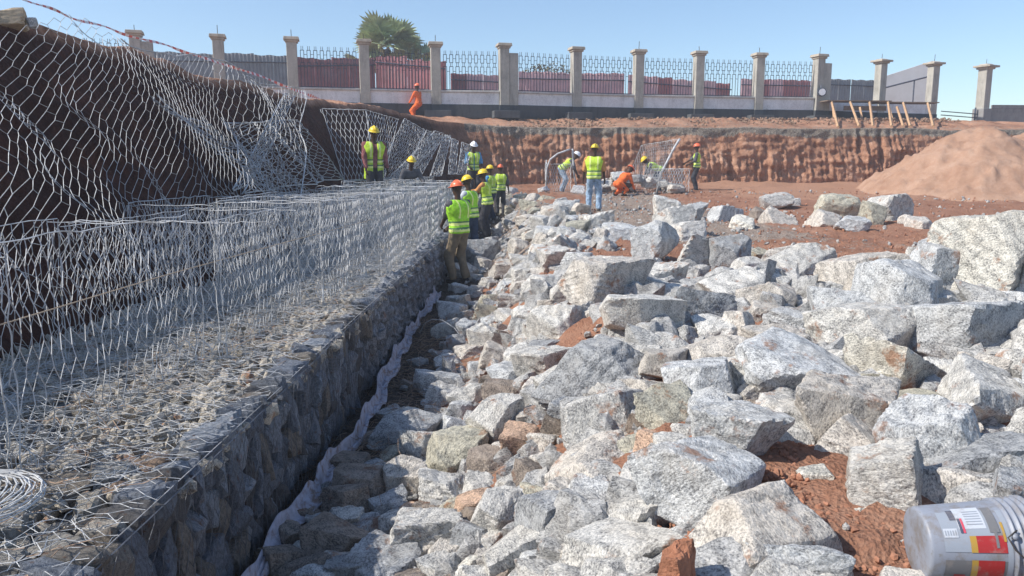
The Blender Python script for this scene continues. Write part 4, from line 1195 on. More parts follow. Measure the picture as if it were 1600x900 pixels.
# mesh cage and leaning panel at the far face
cg = empty('wire_cage', (1.65, 27.6, 1.15)); tag(cg, 'half-built netting cage with a bent arched frame around the stooping worker in pale trousers', 'wire cage')
mb = MB(); arch = [(1.19, 27.5, 1.15), (1.22, 27.5, 2.05), (1.34, 27.5, 2.36), (1.6, 27.5, 2.56), (2.05, 27.5, 2.72)]
mb.tube([(a-1.65, b-27.6, c-1.15) for a, b, c in arch], .032, 5); mb.tube([(2.12-1.65, -.1, 1.57), (2.2-1.65, .3, .8), (2.35-1.65, .4, .0)], .035, 5)
mb.build('arched_frame', [M['wire']], cg, True)
net('netting', [(-.44, -.1, 1.05), (.42, -.1, 1.05), (.42, -.1, 0), (-.44, -.1, 0)], cg, cw=.09, ch=.12, r=.007, seed=50)
net('netting', [(-.40, .9, 1.2), (-.44, -.1, 1.05), (-.44, -.1, 0), (-.44, .9, 0)], cg, cw=.09, ch=.12, r=.007, seed=51)
cp_ = empty('wire_cage', (5.7, 28.2, 1.18)); tag(cp_, 'open wire cage with one long lid panel leaning up against the cut earth face', 'wire cage')
net('side_panel', [(-.7, -.2, .85), (.65, -.2, .85), (.65, -.2, 0), (-.95, -.2, 0)], cp_, cw=.10, ch=.13, r=.008, seed=52)
net('side_panel', [(-1.7, .3, .62), (-.7, -.2, .62), (-.85, -.2, 0), (-1.7, .3, 0)], cp_, cw=.10, ch=.13, r=.008, seed=53)
net('side_panel', [(-.6, 1.1, .85), (.65, 1.0, .85), (.65, 1.0, 0), (-.6, 1.1, 0)], cp_, cw=.10, ch=.13, r=.007, seed=54)
net('lid_panel', [(.33, .4, 1.92), (-.7, 2.2, 1.75), (-1.3, 1.0, .6), (-.35, .1, .55)], cp_, cw=.11, ch=.14, r=.0045, seed=55)
mb = MB(); mb.tube([(.35, .2, 1.92), (.15, .1, 1.62), (-.1, 0, 1.15), (-.35, -.15, .7), (-.5, -.2, 0)], .045, 5); mb.build('rolled_edge', [M['wire']], cp_, True)
# ------------------------------------------------------------------ boundary wall
PIL = [(-15.35, 32.7), (-12.32, 33.63), (-9.42, 34.28), (-6.46, 34.96), (-3.41, 35.66), (-.37, 36.02), (2.98, 37.1), (6.0, 37.9), (8.98, 38.4), (12.06, 39.0), (15.16, 39.44), (19.1, 41.3), (22.34, 42.28)]
TOPZ = 7.57
bw = empty('boundary_wall', (0, 36, 4.2)); tag(bw, 'long rendered boundary wall with dark base, concrete pillars and iron railings along the top of the cut', 'wall')
BO = Vector((0, 36, 4.2))
def bchild(mb, name, mats, parent=None, bevel=0):
    mb.V = [tuple(Vector(v)-BO) for v in mb.V]; return mb.build(name, mats, parent or bw, bevel=bevel)
def rotz(a): return Matrix.Rotation(a, 3, 'Z')
def base_z(i): return float(np.interp(i, [0, 4, 5, 10, 12], [4.0, 4.15, 4.2, 4.28, 4.4]))
def railing(a, b, z0, z1):
    mb = MB(); a = Vector((*a, 0)); b = Vector((*b, 0)); L = (b-a).length; d = (b-a)/L; n = max(3, int(round(L/.285)))
    def P(s, z): return a + d*s + Vector((0, 0, z))
    r = .0135; hz = z1-z0
    zb = z0+hz*.60; zr0 = z0+hz*.70; zr1 = z0+hz*.90; zt = z1
    for k in range(n):
        c = (k+.5)*L/n; w = L/n*.27
        mb.bar(P(c-w, z0), P(c-w, zb), r); mb.bar(P(c+w, z0), P(c+w, zb), r); mb.bar(P(c-w-r, zb), P(c+w+r, zb), r)
        w2 = w*.95
        mb.bar(P(c-w2, zr0), P(c-w2, zr1), r); mb.bar(P(c+w2, zr0), P(c+w2, zr1), r); mb.bar(P(c-w2-r, zr0), P(c+w2+r, zr0), r); mb.bar(P(c-w2-r, zr1), P(c+w2+r, zr1), r)
        mb.bar(P(c-w*.5, zb), P(c-w*.5, zr0), r*.8); mb.bar(P(c+w*.5, zb), P(c+w*.5, zr0), r*.8)
        mb.bar(P(c-w*.5, zr1), P(c-w*.5, zt), r*.8); mb.bar(P(c+w*.5, zr1), P(c+w*.5, zt), r*.8)
        if k < n-1:
            nx = (k+1.5)*L/n; zm = (zr0+zr1)/2
            mb.bar(P(c+w2, zm), P(nx-w2, zm), r*.8); mb.bar(P(c+w, zb-.12*hz), P(nx-w, zb-.12*hz), r*.8)
    mb.bar(P(0, z0+.03), P(L, z0+.03), r*1.2)
    return mb
for i, (x, y) in enumerate(PIL):
    a = PIL[max(i-1, 0)]; b = PIL[min(i+1, len(PIL)-1)]; ang = math.atan2(b[1]-a[1], b[0]-a[0]); R = rotz(ang)
    bz = base_z(i); lean = Matrix.Rotation(rnd.uniform(-.008, .008), 3, 'Y')
    wd = .43
    mb = MB(); zc = 4.85
    mb.box((x, y, (zc+TOPZ-.22)/2), (wd, wd, TOPZ-.22-zc), R @ lean)
    pm = bchild(mb, 'pillar', [M['pillar']], bevel=.015)
    mb = MB(); mb.box((x, y, (bz+zc)/2+.01), (wd+.03, wd+.03, zc-bz), R); bchild(mb, 'dark_base', [M['pedestal']], pm)
    mb = MB(); cw_ = .66 if i < 11 else .78
    if i in (11, 12):
        mb.box((x, y, TOPZ-.17), (.56, .56, .09), R); mb.box((x, y, TOPZ-.08), (cw_, cw_, .10), R @ Matrix.Rotation(.02, 3, 'X')); mb.box((x, y, TOPZ-.005), (.52, .52, .06), R, taper=.7)
    else:
        mb.box((x, y, TOPZ-.18), (.53, .53, .09), R); mb.box((x, y, TOPZ-.07), (cw_, cw_, .13), R, taper=.93)
    bchild(mb, 'cap', [M['cap']], pm, bevel=.012)
    if i not in (4, 5, 6) or i == 4:
        mb = MB(); hh = rnd.uniform(.22, .42); mb.bar((x, y, TOPZ-.05), (x+rnd.uniform(-.03, .03), y, TOPZ+hh), .014); bchild(mb, 'starter_bar', [M['rod']], pm)
    if i >= 4:
        mb = MB(); mb.box((x+.05, y-.12, 4.43), (1.18, .95, .32), R); bchild(mb, 'footing', [M['footing']], pm, bevel=.01)
    if i in (5, 10, 0):       # twin pier beside the pillar
        s = .42
        mb = MB(); mb.box((x+s*math.cos(ang), y+s*math.sin(ang)+.02, (zc+TOPZ-.42)/2), (.42, .40, TOPZ-.42-zc), R); tw = bchild(mb, 'twin_pier', [M['pillar']], pm, bevel=.015)
        mb = MB(); mb.box((x+(s+.002)*math.cos(ang), y+s*math.sin(ang)+.02, (bz+zc)/2), (.44, .44, zc-bz-.004), R); bchild(mb, 'dark_base', [M['pedestal']], pm)
for i in range(-1, len(PIL)-1):
    (x0, y0) = PIL[i] if i >= 0 else (-18.4, 32.0); (x1, y1) = PIL[i+1]
    L = math.hypot(x1-x0, y1-y0); ang = math.atan2(y1-y0, x1-x0); R = rotz(ang); cx, cy = (x0+x1)/2, (y0+y1)/2; bz = base_z(i+.5)
    g = wd_ = .44; Lw = L-g
    mb = MB(); mb.box((cx, cy, (4.88+5.40)/2), (Lw, .20, .52), R); wp = bchild(mb, 'wall_panel', [M['render']])
    mb = MB(); mb.box((cx, cy, (bz+.12+4.88)/2), (Lw-.002, .24, 4.88-bz-.12), R); bchild(mb, 'dark_base', [M['pedestal']], wp)
    mb = MB(); mb.box((cx, cy+.04, bz), (Lw-.004, .14, .26), R); bchild(mb, 'footing_strip', [M['footing']], wp)
    if i < 10:
        mb = MB(); mb.box((cx, cy, 5.45), (Lw, .34, .085), R); bchild(mb, 'coping', [M['coping']], wp, bevel=.01)
    if i not in (0, 1, 10, 11):
        e = g/2/L+.02; ax, ay = x0+(x1-x0)*e, y0+(y1-y0)*e; bx, by = x1-(x1-x0)*e, y1-(y1-y0)*e
        if i in (5, 10): ax += .35
        bchild(railing((ax, ay), (bx, by), 5.50, 7.22), 'railing', [M['iron']])
# floodlight on the twin pillar
fl = empty('floodlight', (15.2, 39.1, 5.72)); tag(fl, 'small round floodlight fixed to the white-streaked twin pillar', 'floodlight')
mb = MB(); mb.tube([(0, -.02, 0), (0, -.16, 0)], [.20, .22], 10); mb.build('housing', [M['iron']], fl)
mb = MB(); mb.tube([(0, -.161, 0), (0, -.175, 0)], .17, 10); mb.build('lens', [plain('lamp_glass', (.62, .64, .68), .2)], fl)
mb = MB(); mb.bar((.0, .0, .1), (.02, .1, .35), .02); mb.build('bracket', [M['iron']], fl)
# lone gate pillar and block wall beyond the sand
gp = empty('gate_pillar', (25.87, 43.59, 4.4)); tag(gp, 'lone concrete gate pillar with a crumbly wide cap, standing apart beyond the sand heap', 'pillar')
mb = MB(); mb.box((0, 0, 1.45), (.50, .50, 3.1), rotz(.45)); mb.build('shaft', [M['pillar']], gp, bevel=.015)
mb = MB(); mb.box((0, 0, 3.0), (.66, .66, .10), rotz(.45)); mb.box((.03, 0, 3.1), (.98, .92, .10), rotz(.5)); mb.box((0, 0, 3.19), (.6, .6, .09), rotz(.4), taper=.7); mb.build('cap', [M['cap']], gp, bevel=.01)
mb = MB(); mb.bar((0, 0, 3.2), (.02, 0, 3.5), .014); mb.build('starter_bar', [M['rod']], gp)
mb = MB(); mb.box((-.02, -.02, .35), (.66, .66, 1.0), rotz(.45)); mb.build('pedestal', [M['lowwall']], gp, bevel=.02)
lw = empty('block_wall', (29, 44, 4.3)); tag(lw, 'low grey block wall stretching away from the lone gate pillar', 'wall')
mb = MB(); mb.box((.4, .3, .30), (6.2, .25, 1.0), rotz(.08)); mb.build('lower_course', [M['lowwall']], lw)
k = 0
for r_i, zz in enumerate((.90, 1.10)):
    for b_i in range(13):
        s = -2.7+b_i*.48+(.24 if r_i else 0)
        mb = MB(); mb.box((.4+s*math.cos(.08), .3+s*math.sin(.08), zz), (.465, .22+.01*(b_i % 2), .19), rotz(.08)); mb.build('block', [M['lowwall']], lw)
# thin gate rails between the two
gr = empty('gate_rail', (24.2, 43, 4.6)); tag(gr, 'two thin metal rails spanning the gap to the lone gate pillar', 'railing')
for zz in (.35, .15): 
    mb = MB(); mb.bar((-1.0, -.2, zz+.12), (1.5, .5, zz), .025); mb.build('rail', [M['iron']], gr)
mb = MB(); mb.bar((1.2, .4, -.4), (1.2, .4, .7), .05); mb.build('post', [M['iron']], gr)
# red-pink second fence of iron sheets
def sheets(a, b, top0, top1, z0, mats, label, step=.86, seed=0, rails=True, drop=None):
    r = random.Random(seed); a = Vector((*a, 0)); b = Vector((*b, 0)); L = (b-a).length; d = (b-a)/L; n = Vector((d.y, -d.x, 0))
    t = empty('sheet_metal_fence', a+Vector((0, 0, z0))); tag(t, label, 'fence')
    k = 0; s = 0
    while s < L-.1:
        w = min(step, L-s); top = top0+(top1-top0)*((s+w/2)/L)+r.uniform(-.05, .05); ribs = 5
        V = []; F = []; prof = []
        for i in range(ribs*4+1):
            u = i/(ribs*4); dep = (0, .028, .028, 0)[i % 4]
            prof.append((u*w*1.0, dep))
        lean = r.uniform(-.03, .03)
        for (u, dep) in prof:
            for (z, off) in ((0, 0), (top-z0, lean)):
                q = d*(s+u) + n*(dep+off+.004*(k % 2)); V.append((q.x, q.y, z+(.02*math.sin(u*9+k) if z else 0)))
        for i in range(len(prof)-1): F.append((2*i, 2*i+2, 2*i+3, 2*i+1))
        me = bpy.data.meshes.new('sheet'); me.from_pydata(V, [], F); me.update()
        o = link('sheet', me, t, [r.choice(mats)])
        so = o.modifiers.new('thick', 'SOLIDIFY'); so.thickness = .004
        s += w*1.0; k += 1
    if rails:
        for zz in ((top0-z0)-.35, ):
            mb = MB(); mb.bar(n*.06+Vector((0, 0, zz)), d*L+n*.06+Vector((0, 0, zz+(top1-top0))), .03); mb.build('rail', [M['iron']], t)
    return t
sheets((-24, 35.5), (-10.55, 38), 7.25, 7.34, 4.3, [M['sheet_g']], 'grey corrugated sheet fence rising behind the wall on the bank side', seed=1)
sheets((-10.45, 38.6), (-6.9, 40.2), 7.25, 7.5, 4.3, [M['sheet_m']], 'deep maroon sheet fence between the grey sheets and the palm', seed=2)
sheets((-7.0, 41.0), (-3.3, 40.0), 7.75, 7.30, 4.3, [M['sheet_m'], M['sheet_m'], M['sheet_m']], 'maroon sheet fence directly under the palm, its top sloping down', seed=3)
sheets((-3.2, 41.6), (.17, 42.5), 6.95, 6.85, 4.3, [M['sheet_p'], M['sheet_m']], 'low faded maroon sheet fence two bays wide beside the twin pier', seed=4)
sheets((.35, 43), (6.2, 44), 7.15, 7.15, 4.3, [M['sheet_p']], 'faded pink sheet fence with the dry bush showing above it', seed=5)
sheets((6.4, 44), (12.4, 45), 7.1, 6.75, 4.3, [M['sheet_p'], M['sheet_p'], M['sheet_r']], 'patchy pink and red sheet fence dropping in height behind the railings', seed=6)
sheets((13.0, 45.2), (17.6, 46), 7.05, 7.05, 4.3, [M['sheet_r'], M['sheet_r'], M['sheet_p']], 'brick-red sheet fence behind the last two railed bays', seed=7)
sheets((18.1, 46), (22.0, 47), 7.15, 7.12, 4.3, [M['sheet_g']], 'short grey sheet fence seen through the bay with timber props', seed=8)
# pale stair wall with a sloping handrail
sw = empty('stair_wall', (23.6, 48, 4.3)); tag(sw, 'pale painted stair wall with a sloping dark handrail, between the two wide-capped pillars', 'wall')
mb = MB(); mb.add([(-1.7, 0, 0), (1.7, 0, 0), (1.7, 0, 4.1), (-1.7, 0, 3.0), (-1.7, .25, 0), (1.7, .25, 0), (1.7, .25, 4.1), (-1.7, .25, 3.0)], [(0, 1, 2, 3), (5, 4, 7, 6), (3, 2, 6, 7), (1, 5, 6, 2), (0, 3, 7, 4)]); mb.build('wall_face', [M['white_wall']], sw)
mb = MB(); mb.bar((-1.75, -.4, 2.35), (1.8, -.4, 3.25), .045); mb.build('handrail', [M['iron']], sw)
for xx, zt in ((-1.65, 2.4), (.45, 2.9)):
    mb = MB(); mb.bar((xx, -.4, 0), (xx, -.4, zt), .045); mb.build('post', [M['iron']], sw)
# timber formwork with raking props
fw = empty('timber_formwork', (18, 38.6, 4.3)); tag(fw, 'timber formwork shelf held up by raking wooden props before the unrailed wall bays', 'formwork')
FO = Vector((18, 38.6, 4.3))
def fchild(mb, name, m): mb.V = [tuple(Vector(v)-FO) for v in mb.V]; return mb.build(name, [m], fw)
mb = MB(); mb.box((16.9, 39.1, 5.28), (3.3, .9, .05), rotz(.10)); fchild(mb, 'shelf_board', M['timber_d'])
mb = MB(); mb.box((19.5, 39.5, 5.24), (3.2, .9, .05), rotz(.10)); fchild(mb, 'shelf_board', M['timber_d'])
mb = MB(); mb.box((17.4, 39.05, 4.95), (2.2, .06, .22), rotz(.1)); fchild(mb, 'edge_board', M['timber_d'])
for (a, b) in [((15.6, 38.7, 5.24), (14.05, 34.0, 3.80)), ((16.5, 38.7, 5.24), (14.95, 34.0, 3.84)), ((17.5, 38.8, 5.24), (15.55, 34.0, 3.84)), ((18.4, 38.8, 5.22), (16.35, 34.0, 3.84)), ((18.9, 38.9, 5.0), (16.85, 34.0, 3.84)), ((19.2, 38.9, 5.2), (17.15, 34.0, 3.84)), ((20.45, 39.0, 5.2), (18.2, 34.1, 3.84)), ((15.6, 38.5, 4.95), (15.5, 38.0, 4.3)), ((16.95, 38.6, 4.95), (16.85, 38.0, 4.3)), ((18.4, 38.6, 4.9), (18.3, 38.0, 4.3))]:
    mb = MB(); mb.bar(a, b, .062, 4); fchild(mb, 'prop', M['timber'])
# low concrete ledge pieces on the terrace
mb = MB(); mb.box((1.5, 32.9, 3.80), (1.2, .5, .06), rotz(.05)); mb.box((-1.1, 33.1, 3.83), (1.3, .4, .05), rotz(-.1))
# small pipe frame by the wall
pf = empty('pipe_frame', (-5.9, 34.1, 4.1)); tag(pf, 'thin bent pipe frame standing against the dark wall base near the orange worker', 'pipe frame')
mb = MB(); mb.tube([(-1.3, 0, .62), (0, 0, .58)], .025, 5); mb.build('top_pipe', [M['rod']], pf)
mb = MB(); mb.tube([(0, 0, .58), (.02, 0, -.1)], .025, 5); mb.build('upright_pipe', [M['rod']], pf)

# ------------------------------------------------------------------ sand heap
def build_heap():
    n = 150; xs = np.linspace(11.5, 27, n); ys_ = np.linspace(22.5, 34.5, n); X, Y = np.meshgrid(xs, ys_, indexing='ij')
    def cone(cx, cy, h, r): return h*np.maximum(0, 1-((np.hypot(X-cx, Y-cy)/r)**1.15))
    Z = np.maximum(cone(17.0, 28.6, 2.55, 4.15), cone(20.6, 29.2, 2.6, 4.6)); Z = np.maximum(Z, cone(18.6, 28.4, 2.2, 4.5))
    P = np.stack([X, Y, X*0], -1); Z = Z + (fbm(P*1.1, 5)*.30+fbm(P*4, 4)*.13+np.maximum(0, fbm(P*2.2+5, 3)-.1)*.3)*np.minimum(1, Z*2) - .12
    base = H(X, Y)
    return link('sand_heap', np_mesh('heap', np.stack([X, Y, base+Z], -1).reshape(-1, 3), grid_faces(n, n), True), None, [M['sand']])
tag(build_heap(), 'big pinkish heap of sandy soil standing at the end of the pit against the cut', 'sand heap')

# ------------------------------------------------------------------ fan palm
def palm():
    t = empty('palm_tree', (-7.0, 45, 4.3)); tag(t, 'bushy green fan palm with dry brown skirts standing beyond the sheet fence', 'palm tree')
    mb = MB(); mb.tube([(0, 0, 0), (.05, 0, 1.5), (-.05, 0, 3.0), (0, 0, 4.3)], [.3, .25, .22, .2], 9); mb.build('trunk', [M['bark']], t, True)
    mb = MB(); mb.tube([(.9, .1, 0), (1.2, .1, 1.8), (1.35, .1, 3.1)], [.2, .17, .15], 8); mb.build('trunk', [M['bark']], t, True)
    r = random.Random(8)
    def frond(mbx, org, az, el, stem, rad, nl=26, droop=.35):
        d = Vector((math.cos(az)*math.cos(el), math.sin(az)*math.cos(el), math.sin(el))); p = org + d*stem
        mbx.bar(org, p, .022, 3)
        side = d.cross(Vector((0, 0, 1))).normalized(); up = side.cross(d).normalized()
        roll = r.uniform(-1.3, 1.3); side2 = side*math.cos(roll)+up*math.sin(roll); 
        for i in range(nl):
            a = (i/(nl-1)-.5)*math.radians(250); v = d*math.cos(a)+side2*math.sin(a); ln = rad*(1-.22*abs(a)/2.2)*r.uniform(.85, 1.08)
            nn = d.cross(side2).normalized(); w = nn.cross(v).normalized()*(.062*rad) + nn*(.02*(1 if i % 2 else -1))
            mid = p + v*ln*.66 + nn*.05*rad; tip = p + v*ln - Vector((0, 0, droop*ln*r.uniform(.3, .8)))*.5
            b = len(mbx.V); mbx.V += [tuple(p), tuple(mid+w), tuple(tip), tuple(mid-w)]; mbx.F += [(b, b+1, b+2, b+3)]; mbx.M += [0]
    for (ox, oy, oz, n, R_) in ((0, 0, 4.5, 24, 1.35), (1.45, .1, 3.6, 11, 1.0), (-1.2, .2, 3.3, 7, .85)):
        for k in range(n):
            mb = MB(); az = k*2.4+r.uniform(-.2, .2); el = math.asin(min(.98, -.25+1.2*(k+.5)/n))
            frond(mb, Vector((ox, oy, oz)), az, el, R_*r.uniform(.55, .95), R_*r.uniform(.75, 1.0)); mb.build('frond', [M['frond']], t)
        for k in range(n//3):
            mb = MB(); az = r.uniform(0, 6.28); el = r.uniform(-1.35, -.8)
            frond(mb, Vector((ox, oy, oz-.1)), az, el, R_*.5, R_*.6, 12, .9); mb.build('dry_frond', [M['dry_frond']], t)
palm()
# dry bush beyond the pink sheets
bt = empty('dry_bush', (2.4, 52, 4.3)); tag(bt, 'sparse brownish bush crown showing above the faded pink sheet fence', 'bush')
mb = MB(); mb.tube([(0, 0, 0), (.1, 0, 2), (0, 0, 3.4)], [.16, .12, .06], 6)
for k in range(9): mb.tube([(0, 0, 2.2), (rnd.uniform(-.9, .9), rnd.uniform(-.6, .6), 3.2), (rnd.uniform(-1.5, 1.5), rnd.uniform(-1, 1), rnd.uniform(3.6, 4.6))], [.05, .03, .012], 4)
mb.build('branch', [M['bark']], bt)
mb = MB()
for k in range(1500):
    a = rnd.uniform(0, 6.28); q = rnd.random()**.5; x = 1.75*q*math.cos(a); y_ = 1.3*q*math.sin(a); z = 3.3+rnd.random()*1.25*(1-.5*q*q)
    if fbm(np.array([[x*1.6, y_*1.6, z*1.6]]), 2)[0] < -.08: continue
    s = rnd.uniform(.04, .09); u = Vector((rnd.gauss(0, 1), rnd.gauss(0, 1), rnd.gauss(0, 1))).normalized(); w = u.orthogonal()
    c = Vector((x, y_, z)); mb.add([c-u*s, c+w*s*.6, c+u*s, c-w*s*.6], [(0, 1, 2, 3)])
mb.build('crown', [M['bush']], bt)

# ------------------------------------------------------------------ barrier tape and sandbags on the crest
tp = [(-4.6, 6.2, 3.75), (-4.93, 8, 3.80), (-5.55, 10, 3.98), (-5.92, 12, 4.12), (-6.35, 15, 4.32), (-6.39, 17, 4.35), (-6.42, 20, 4.40), (-6.11, 22, 4.24), (-6.3, 26, 4.3)]
mb = MB(); pts, (ign,) = sample_path([p[:2] for p in tp], [[p[2] for p in tp]], .16)
for i in range(len(pts)-1):
    a = Vector((*pts[i], ign[i])); b = Vector((*pts[i+1], ign[i+1])); h = .008*(1+.3*math.sin(i*.7))*(1+.03*i)
    up = Vector((.4*math.sin(i*.35), .3*math.cos(i*.5), 1)).normalized()*h; up2 = Vector((.4*math.sin(i*.35+.35), .3*math.cos(i*.5+.5), 1)).normalized()*h
    mb.add([a-up, b-up2, b+up2, a+up], [(0, 1, 2, 3)], (i//1) % 2)
o = mb.build('barrier_tape', [M['tape_r'], M['tape_w']]); so = o.modifiers.new('thick', 'SOLIDIFY'); so.thickness = .002
tag(o, 'red and white striped barrier tape strung in the air above the bank crest', 'barrier tape')
def lump(name, p, d, mat, label, cat, seed, group=None):
    me = rock_mesh(seed, d, 2); o = link(name, me, None, [mat]); o.location = p; tag(o, label, cat, group); return o
lump('sandbag', (-5.50, 8.7, 3.68), (.55, .7, .26), M['sandbag'], 'tan sandbag slumped on the crest of the dark bank', 'sandbag', 901)
lump('crest_stone', (-5.20, 8.75, 3.66), (.12, .14, .12), M['rock'], 'round grey stone weighing down the netting at the bank crest', 'stone', 902)
# wooden stake poles lying on terrace
for k, (p, d, lb) in enumerate([((1.1, 27.1, 1.30), (.45, .4, .3), 'pale block beside the foot of the arched cage'), ((2.3, 27.3, 1.32), (.5, .4, .32), 'dark-fronted block at the foot of the arched cage'), ((2.9, 27.6, 1.34), (.6, .5, .4), 'pale block between the arched cage and the standing worker')]):
    o = lump('rock', p, d, M['rock'], lb, 'rock', 910+k, 'stones beside the far cages'); o.color = (.95, .96, 1, 1)
cnt = 0
for k in range(34):
    x = rnd.uniform(3.2, 6.1); y = rnd.uniform(27.4, 29.3); z = 1.2+max(0, .75-abs(x-4.4)*.42)*rnd.random()
    s = rnd.uniform(.22, .42); me = rock_mesh(950+k, (s*1.3, s, s*.85), 1); o = link('rock', me, None, [M['rock']]); o.location = (x, y, z+.08)
    cc = rnd.choice(['g', 'b', 'w', 's']); o.color = (*TONE[cc], 1)
    dirw = 'towards the wire cage' if x > 4.8 else 'towards the arched cage' if x < 3.9 else 'in its middle'
    hw = 'on top of' if z > 1.45 else 'low in' if z < 1.3 else 'part way up'
    lb = '%s %s stone %s the far stone pile %s' % ('small' if s < .3 else 'larger', TONEW[cc], hw, dirw)
    lb = unique(lb, 'stone'); tag(o, lb, 'rock', 'stone pile before the cut face')

# loose stones and clods along the terrace between the cut and the wall
P = []; S = []
for _ in range(2600):
    x = rnd.uniform(-6, 21); y = rnd.uniform(32.6, 36.6)+max(0, x)*.20
    zt = 3.76+float(np.interp(y-33.0-max(0, x)*.045, [0, 1, 2.5, 4], [0, .08, .35, .60])); s_ = rnd.choice((.02, .03, .04, .07))
    P.append((x, y, zt+s_*.4)); S.append(s_)
tag(link('terrace_rubble', scatter_mesh('tr', P, S), None, [plain('brown_rubble', (.25, .165, .115), .95, var=.5, scale=3)]), 'brown rubble and clods strewn on the terrace at the foot of the boundary wall', 'rubble', kind='stuff')
# ------------------------------------------------------------------ white cloth strip at the foot of the gabion
CP = [(-1.30, 3.3, .04), (-1.28, 3.9, .05), (-1.24, 4.4, .05), (-1.22, 5.0, .05), (-1.18, 5.7, .05), (-1.17, 6.4, .06), (-1.21, 7.4, .05), (-1.24, 9.2, .05), (-1.22, 11.2, .05), (-1.2, 12.6, .06)]
pts, (pz,) = sample_path([p[:2] for p in CP], [[p[2] for p in CP]], .035)
n = len(pts); m = 9; V = np.zeros((n, m, 3))
for i, p in enumerate(pts):
    w = .036*(1+.8*vnoise(np.array([[i*.03, 0, 0]]))[0])
    for j in range(m):
        u = j/(m-1)-.5
        V[i, j] = (p[0]-.01+u*2*w+.02*math.sin(i*.21), p[1]+.02*math.sin(j), float(H(p[0], p[1]))+.045+.018*float(np.abs(vnoise(np.array([[i*.16, j*.5, 0]]))[0]))+.03*float(vnoise(np.array([[i*.25, j*.9, 3]]))[0])+(.10*max(0, -u*2)**2))
o = link('geotextile_strip', np_mesh('cloth', V.reshape(-1, 3), grid_faces(n, m), True), None, [M['cloth']])
so = o.modifiers.new('thick', 'SOLIDIFY'); so.thickness = .004
tag(o, 'crumpled strip of white geotextile along the foot of the gabion wall', 'cloth')

# ------------------------------------------------------------------ bucket lying on its side
bk = empty('plastic_bucket', (1.465, 2.33, .925)); bk.scale = (.92, .92, .92); tag(bk, 'dirty white plastic bucket lying on its side with a torn red, yellow and grey print', 'bucket')
ax = Vector((1, -.10, .055)).normalized(); BL_, R0, R1 = .345, .125, .150
bz_ = ax.cross(Vector((0, 0, 1))).normalized(); bu = bz_.cross(ax).normalized()     # bz_ towards the viewer, bu up
def BP(s, a, r): return ax*(s-BL_/2) + (bu*math.cos(a) - bz_*(-1)*math.sin(a))*r   # a=0 top, positive a turns towards the viewer
if BP(0, PI/2, 1).y > 0: 
    def BP(s, a, r): return ax*(s-BL_/2) + (bu*math.cos(a) - bz_*math.sin(a))*r
def lathe(prof, name, mat, a0=0, a1=2*PI, n=48, smooth=True):
    V = []; F = []; full = abs(a1-a0-2*PI) < 1e-6; nn = n if full else n+1
    for (s, r) in prof:
        for i in range(nn): V.append(BP(s, a0+(a1-a0)*i/n, r))
    for j in range(len(prof)-1):
        for i in range(n):
            k = (i+1) % nn if full else i+1
            F.append((j*nn+i, j*nn+k, (j+1)*nn+k, (j+1)*nn+i))
    mb = MB(); mb.add(V, F); return mb.build(name, [mat], bk, smooth)
bm_ = N('bucket_plastic'); p_ = bm_.obj()
cc_ = bm_.mix(bm_.ramp(bm_.noise(14, 6, .7, p_), [(.46, 0.0), (.66, .8)]), (.26, .28, .33), (.19, .16, .13))  # white plastic darkened and blued: shade painted in, with brown dirt over it
cc_ = bm_.mix(bm_.ramp(bm_.noise(55, 3, .6, p_), [(.62, 0.0), (.68, .7)]), cc_, (.20, .20, .20))
bmat = bm_.fin(cc_, .45, 0, .4)
def rr(s): return R0+(R1-R0)*s/BL_
prof = [(0.002, 0), (0, R0*.6), (0, R0-.012), (.003, R0-.003), (.012, R0)]
prof += [(s, rr(s)) for s in (.05, .12, .2, .255)]
for s in (.265, .287, .309, .331): prof += [(s-.004, rr(s)), (s-.002, rr(s)+.007), (s+.003, rr(s)+.007), (s+.005, rr(s))]
prof += [(BL_, rr(BL_)), (BL_+.002, rr(BL_)+.010), (BL_+.010, rr(BL_)+.010), (BL_+.010, rr(BL_)-.004), (BL_-.005, rr(BL_)-.005), (.2, rr(.2)-.004), (.01, R0-.005), (.008, 0)]
lathe(prof, 'shell', bmat)
def patch(s0, s1, a0, a1, col, lift, name='printed_label', rough=.4):
    key = 'print_%02d%02d%02d' % tuple(int(c*99) for c in col)
    if key not in M:
        q = N(key); pp = q.obj(); q2 = q.mix(q.ramp(q.noise(22, 6, .7, pp), [(.52, 0.0), (.7, .55)]), col, (.30, .26, .23)); M[key] = q.fin(q2, rough, 0, .4)
    prof = [(s0+(s1-s0)*k/4, rr(s0+(s1-s0)*k/4)+lift) for k in range(5)]
    return lathe(prof, name, M[key], math.radians(a0), math.radians(a1), max(3, int(abs(a1-a0)/5)))
grey, silver, red, yel, white, dark, pink = (.17, .17, .175), (.30, .33, .38), (.38, .03, .03), (.44, .27, .05), (.50, .53, .58), (.08, .09, .13), (.60, .08, .12)
patch(.045, .235, 88, 150, grey, .0012); patch(.045, .215, 14, 76, silver, .0012)
patch(.125, .145, 54, 76.5, yel, .0022); patch(.145, .235, 54, 76.5, red, .0022)
patch(.125, .145, 87, 150, yel, .0022); patch(.145, .225, 87, 150, red, .0022); patch(.075, .110, 112, 150, red, .0022)
patch(.235, .252, 16, 150, silver, .0010)
patch(.100, .185, 8, 44, white, .0020); patch(.048, .092, 43, 56, white, .0030); patch(.080, .100, 12, 30, dark, .0028)
patch(.102, .110, 28, 50, dark, .0034); patch(.111, .118, 28, 50, pink, .0034); patch(.192, .222, 10, 50, grey, .0030); patch(.203, .212, 44, 70, grey, .0034); patch(.228, .236, 36, 62, yel, .0036)
for k in range(6): patch(.128, .178, 16+k*4.2, 17.2+k*4.2, silver, .0032)
for k in range(5): patch(.052+k*.008, .056+k*.008, 46, 53, silver, .0040)
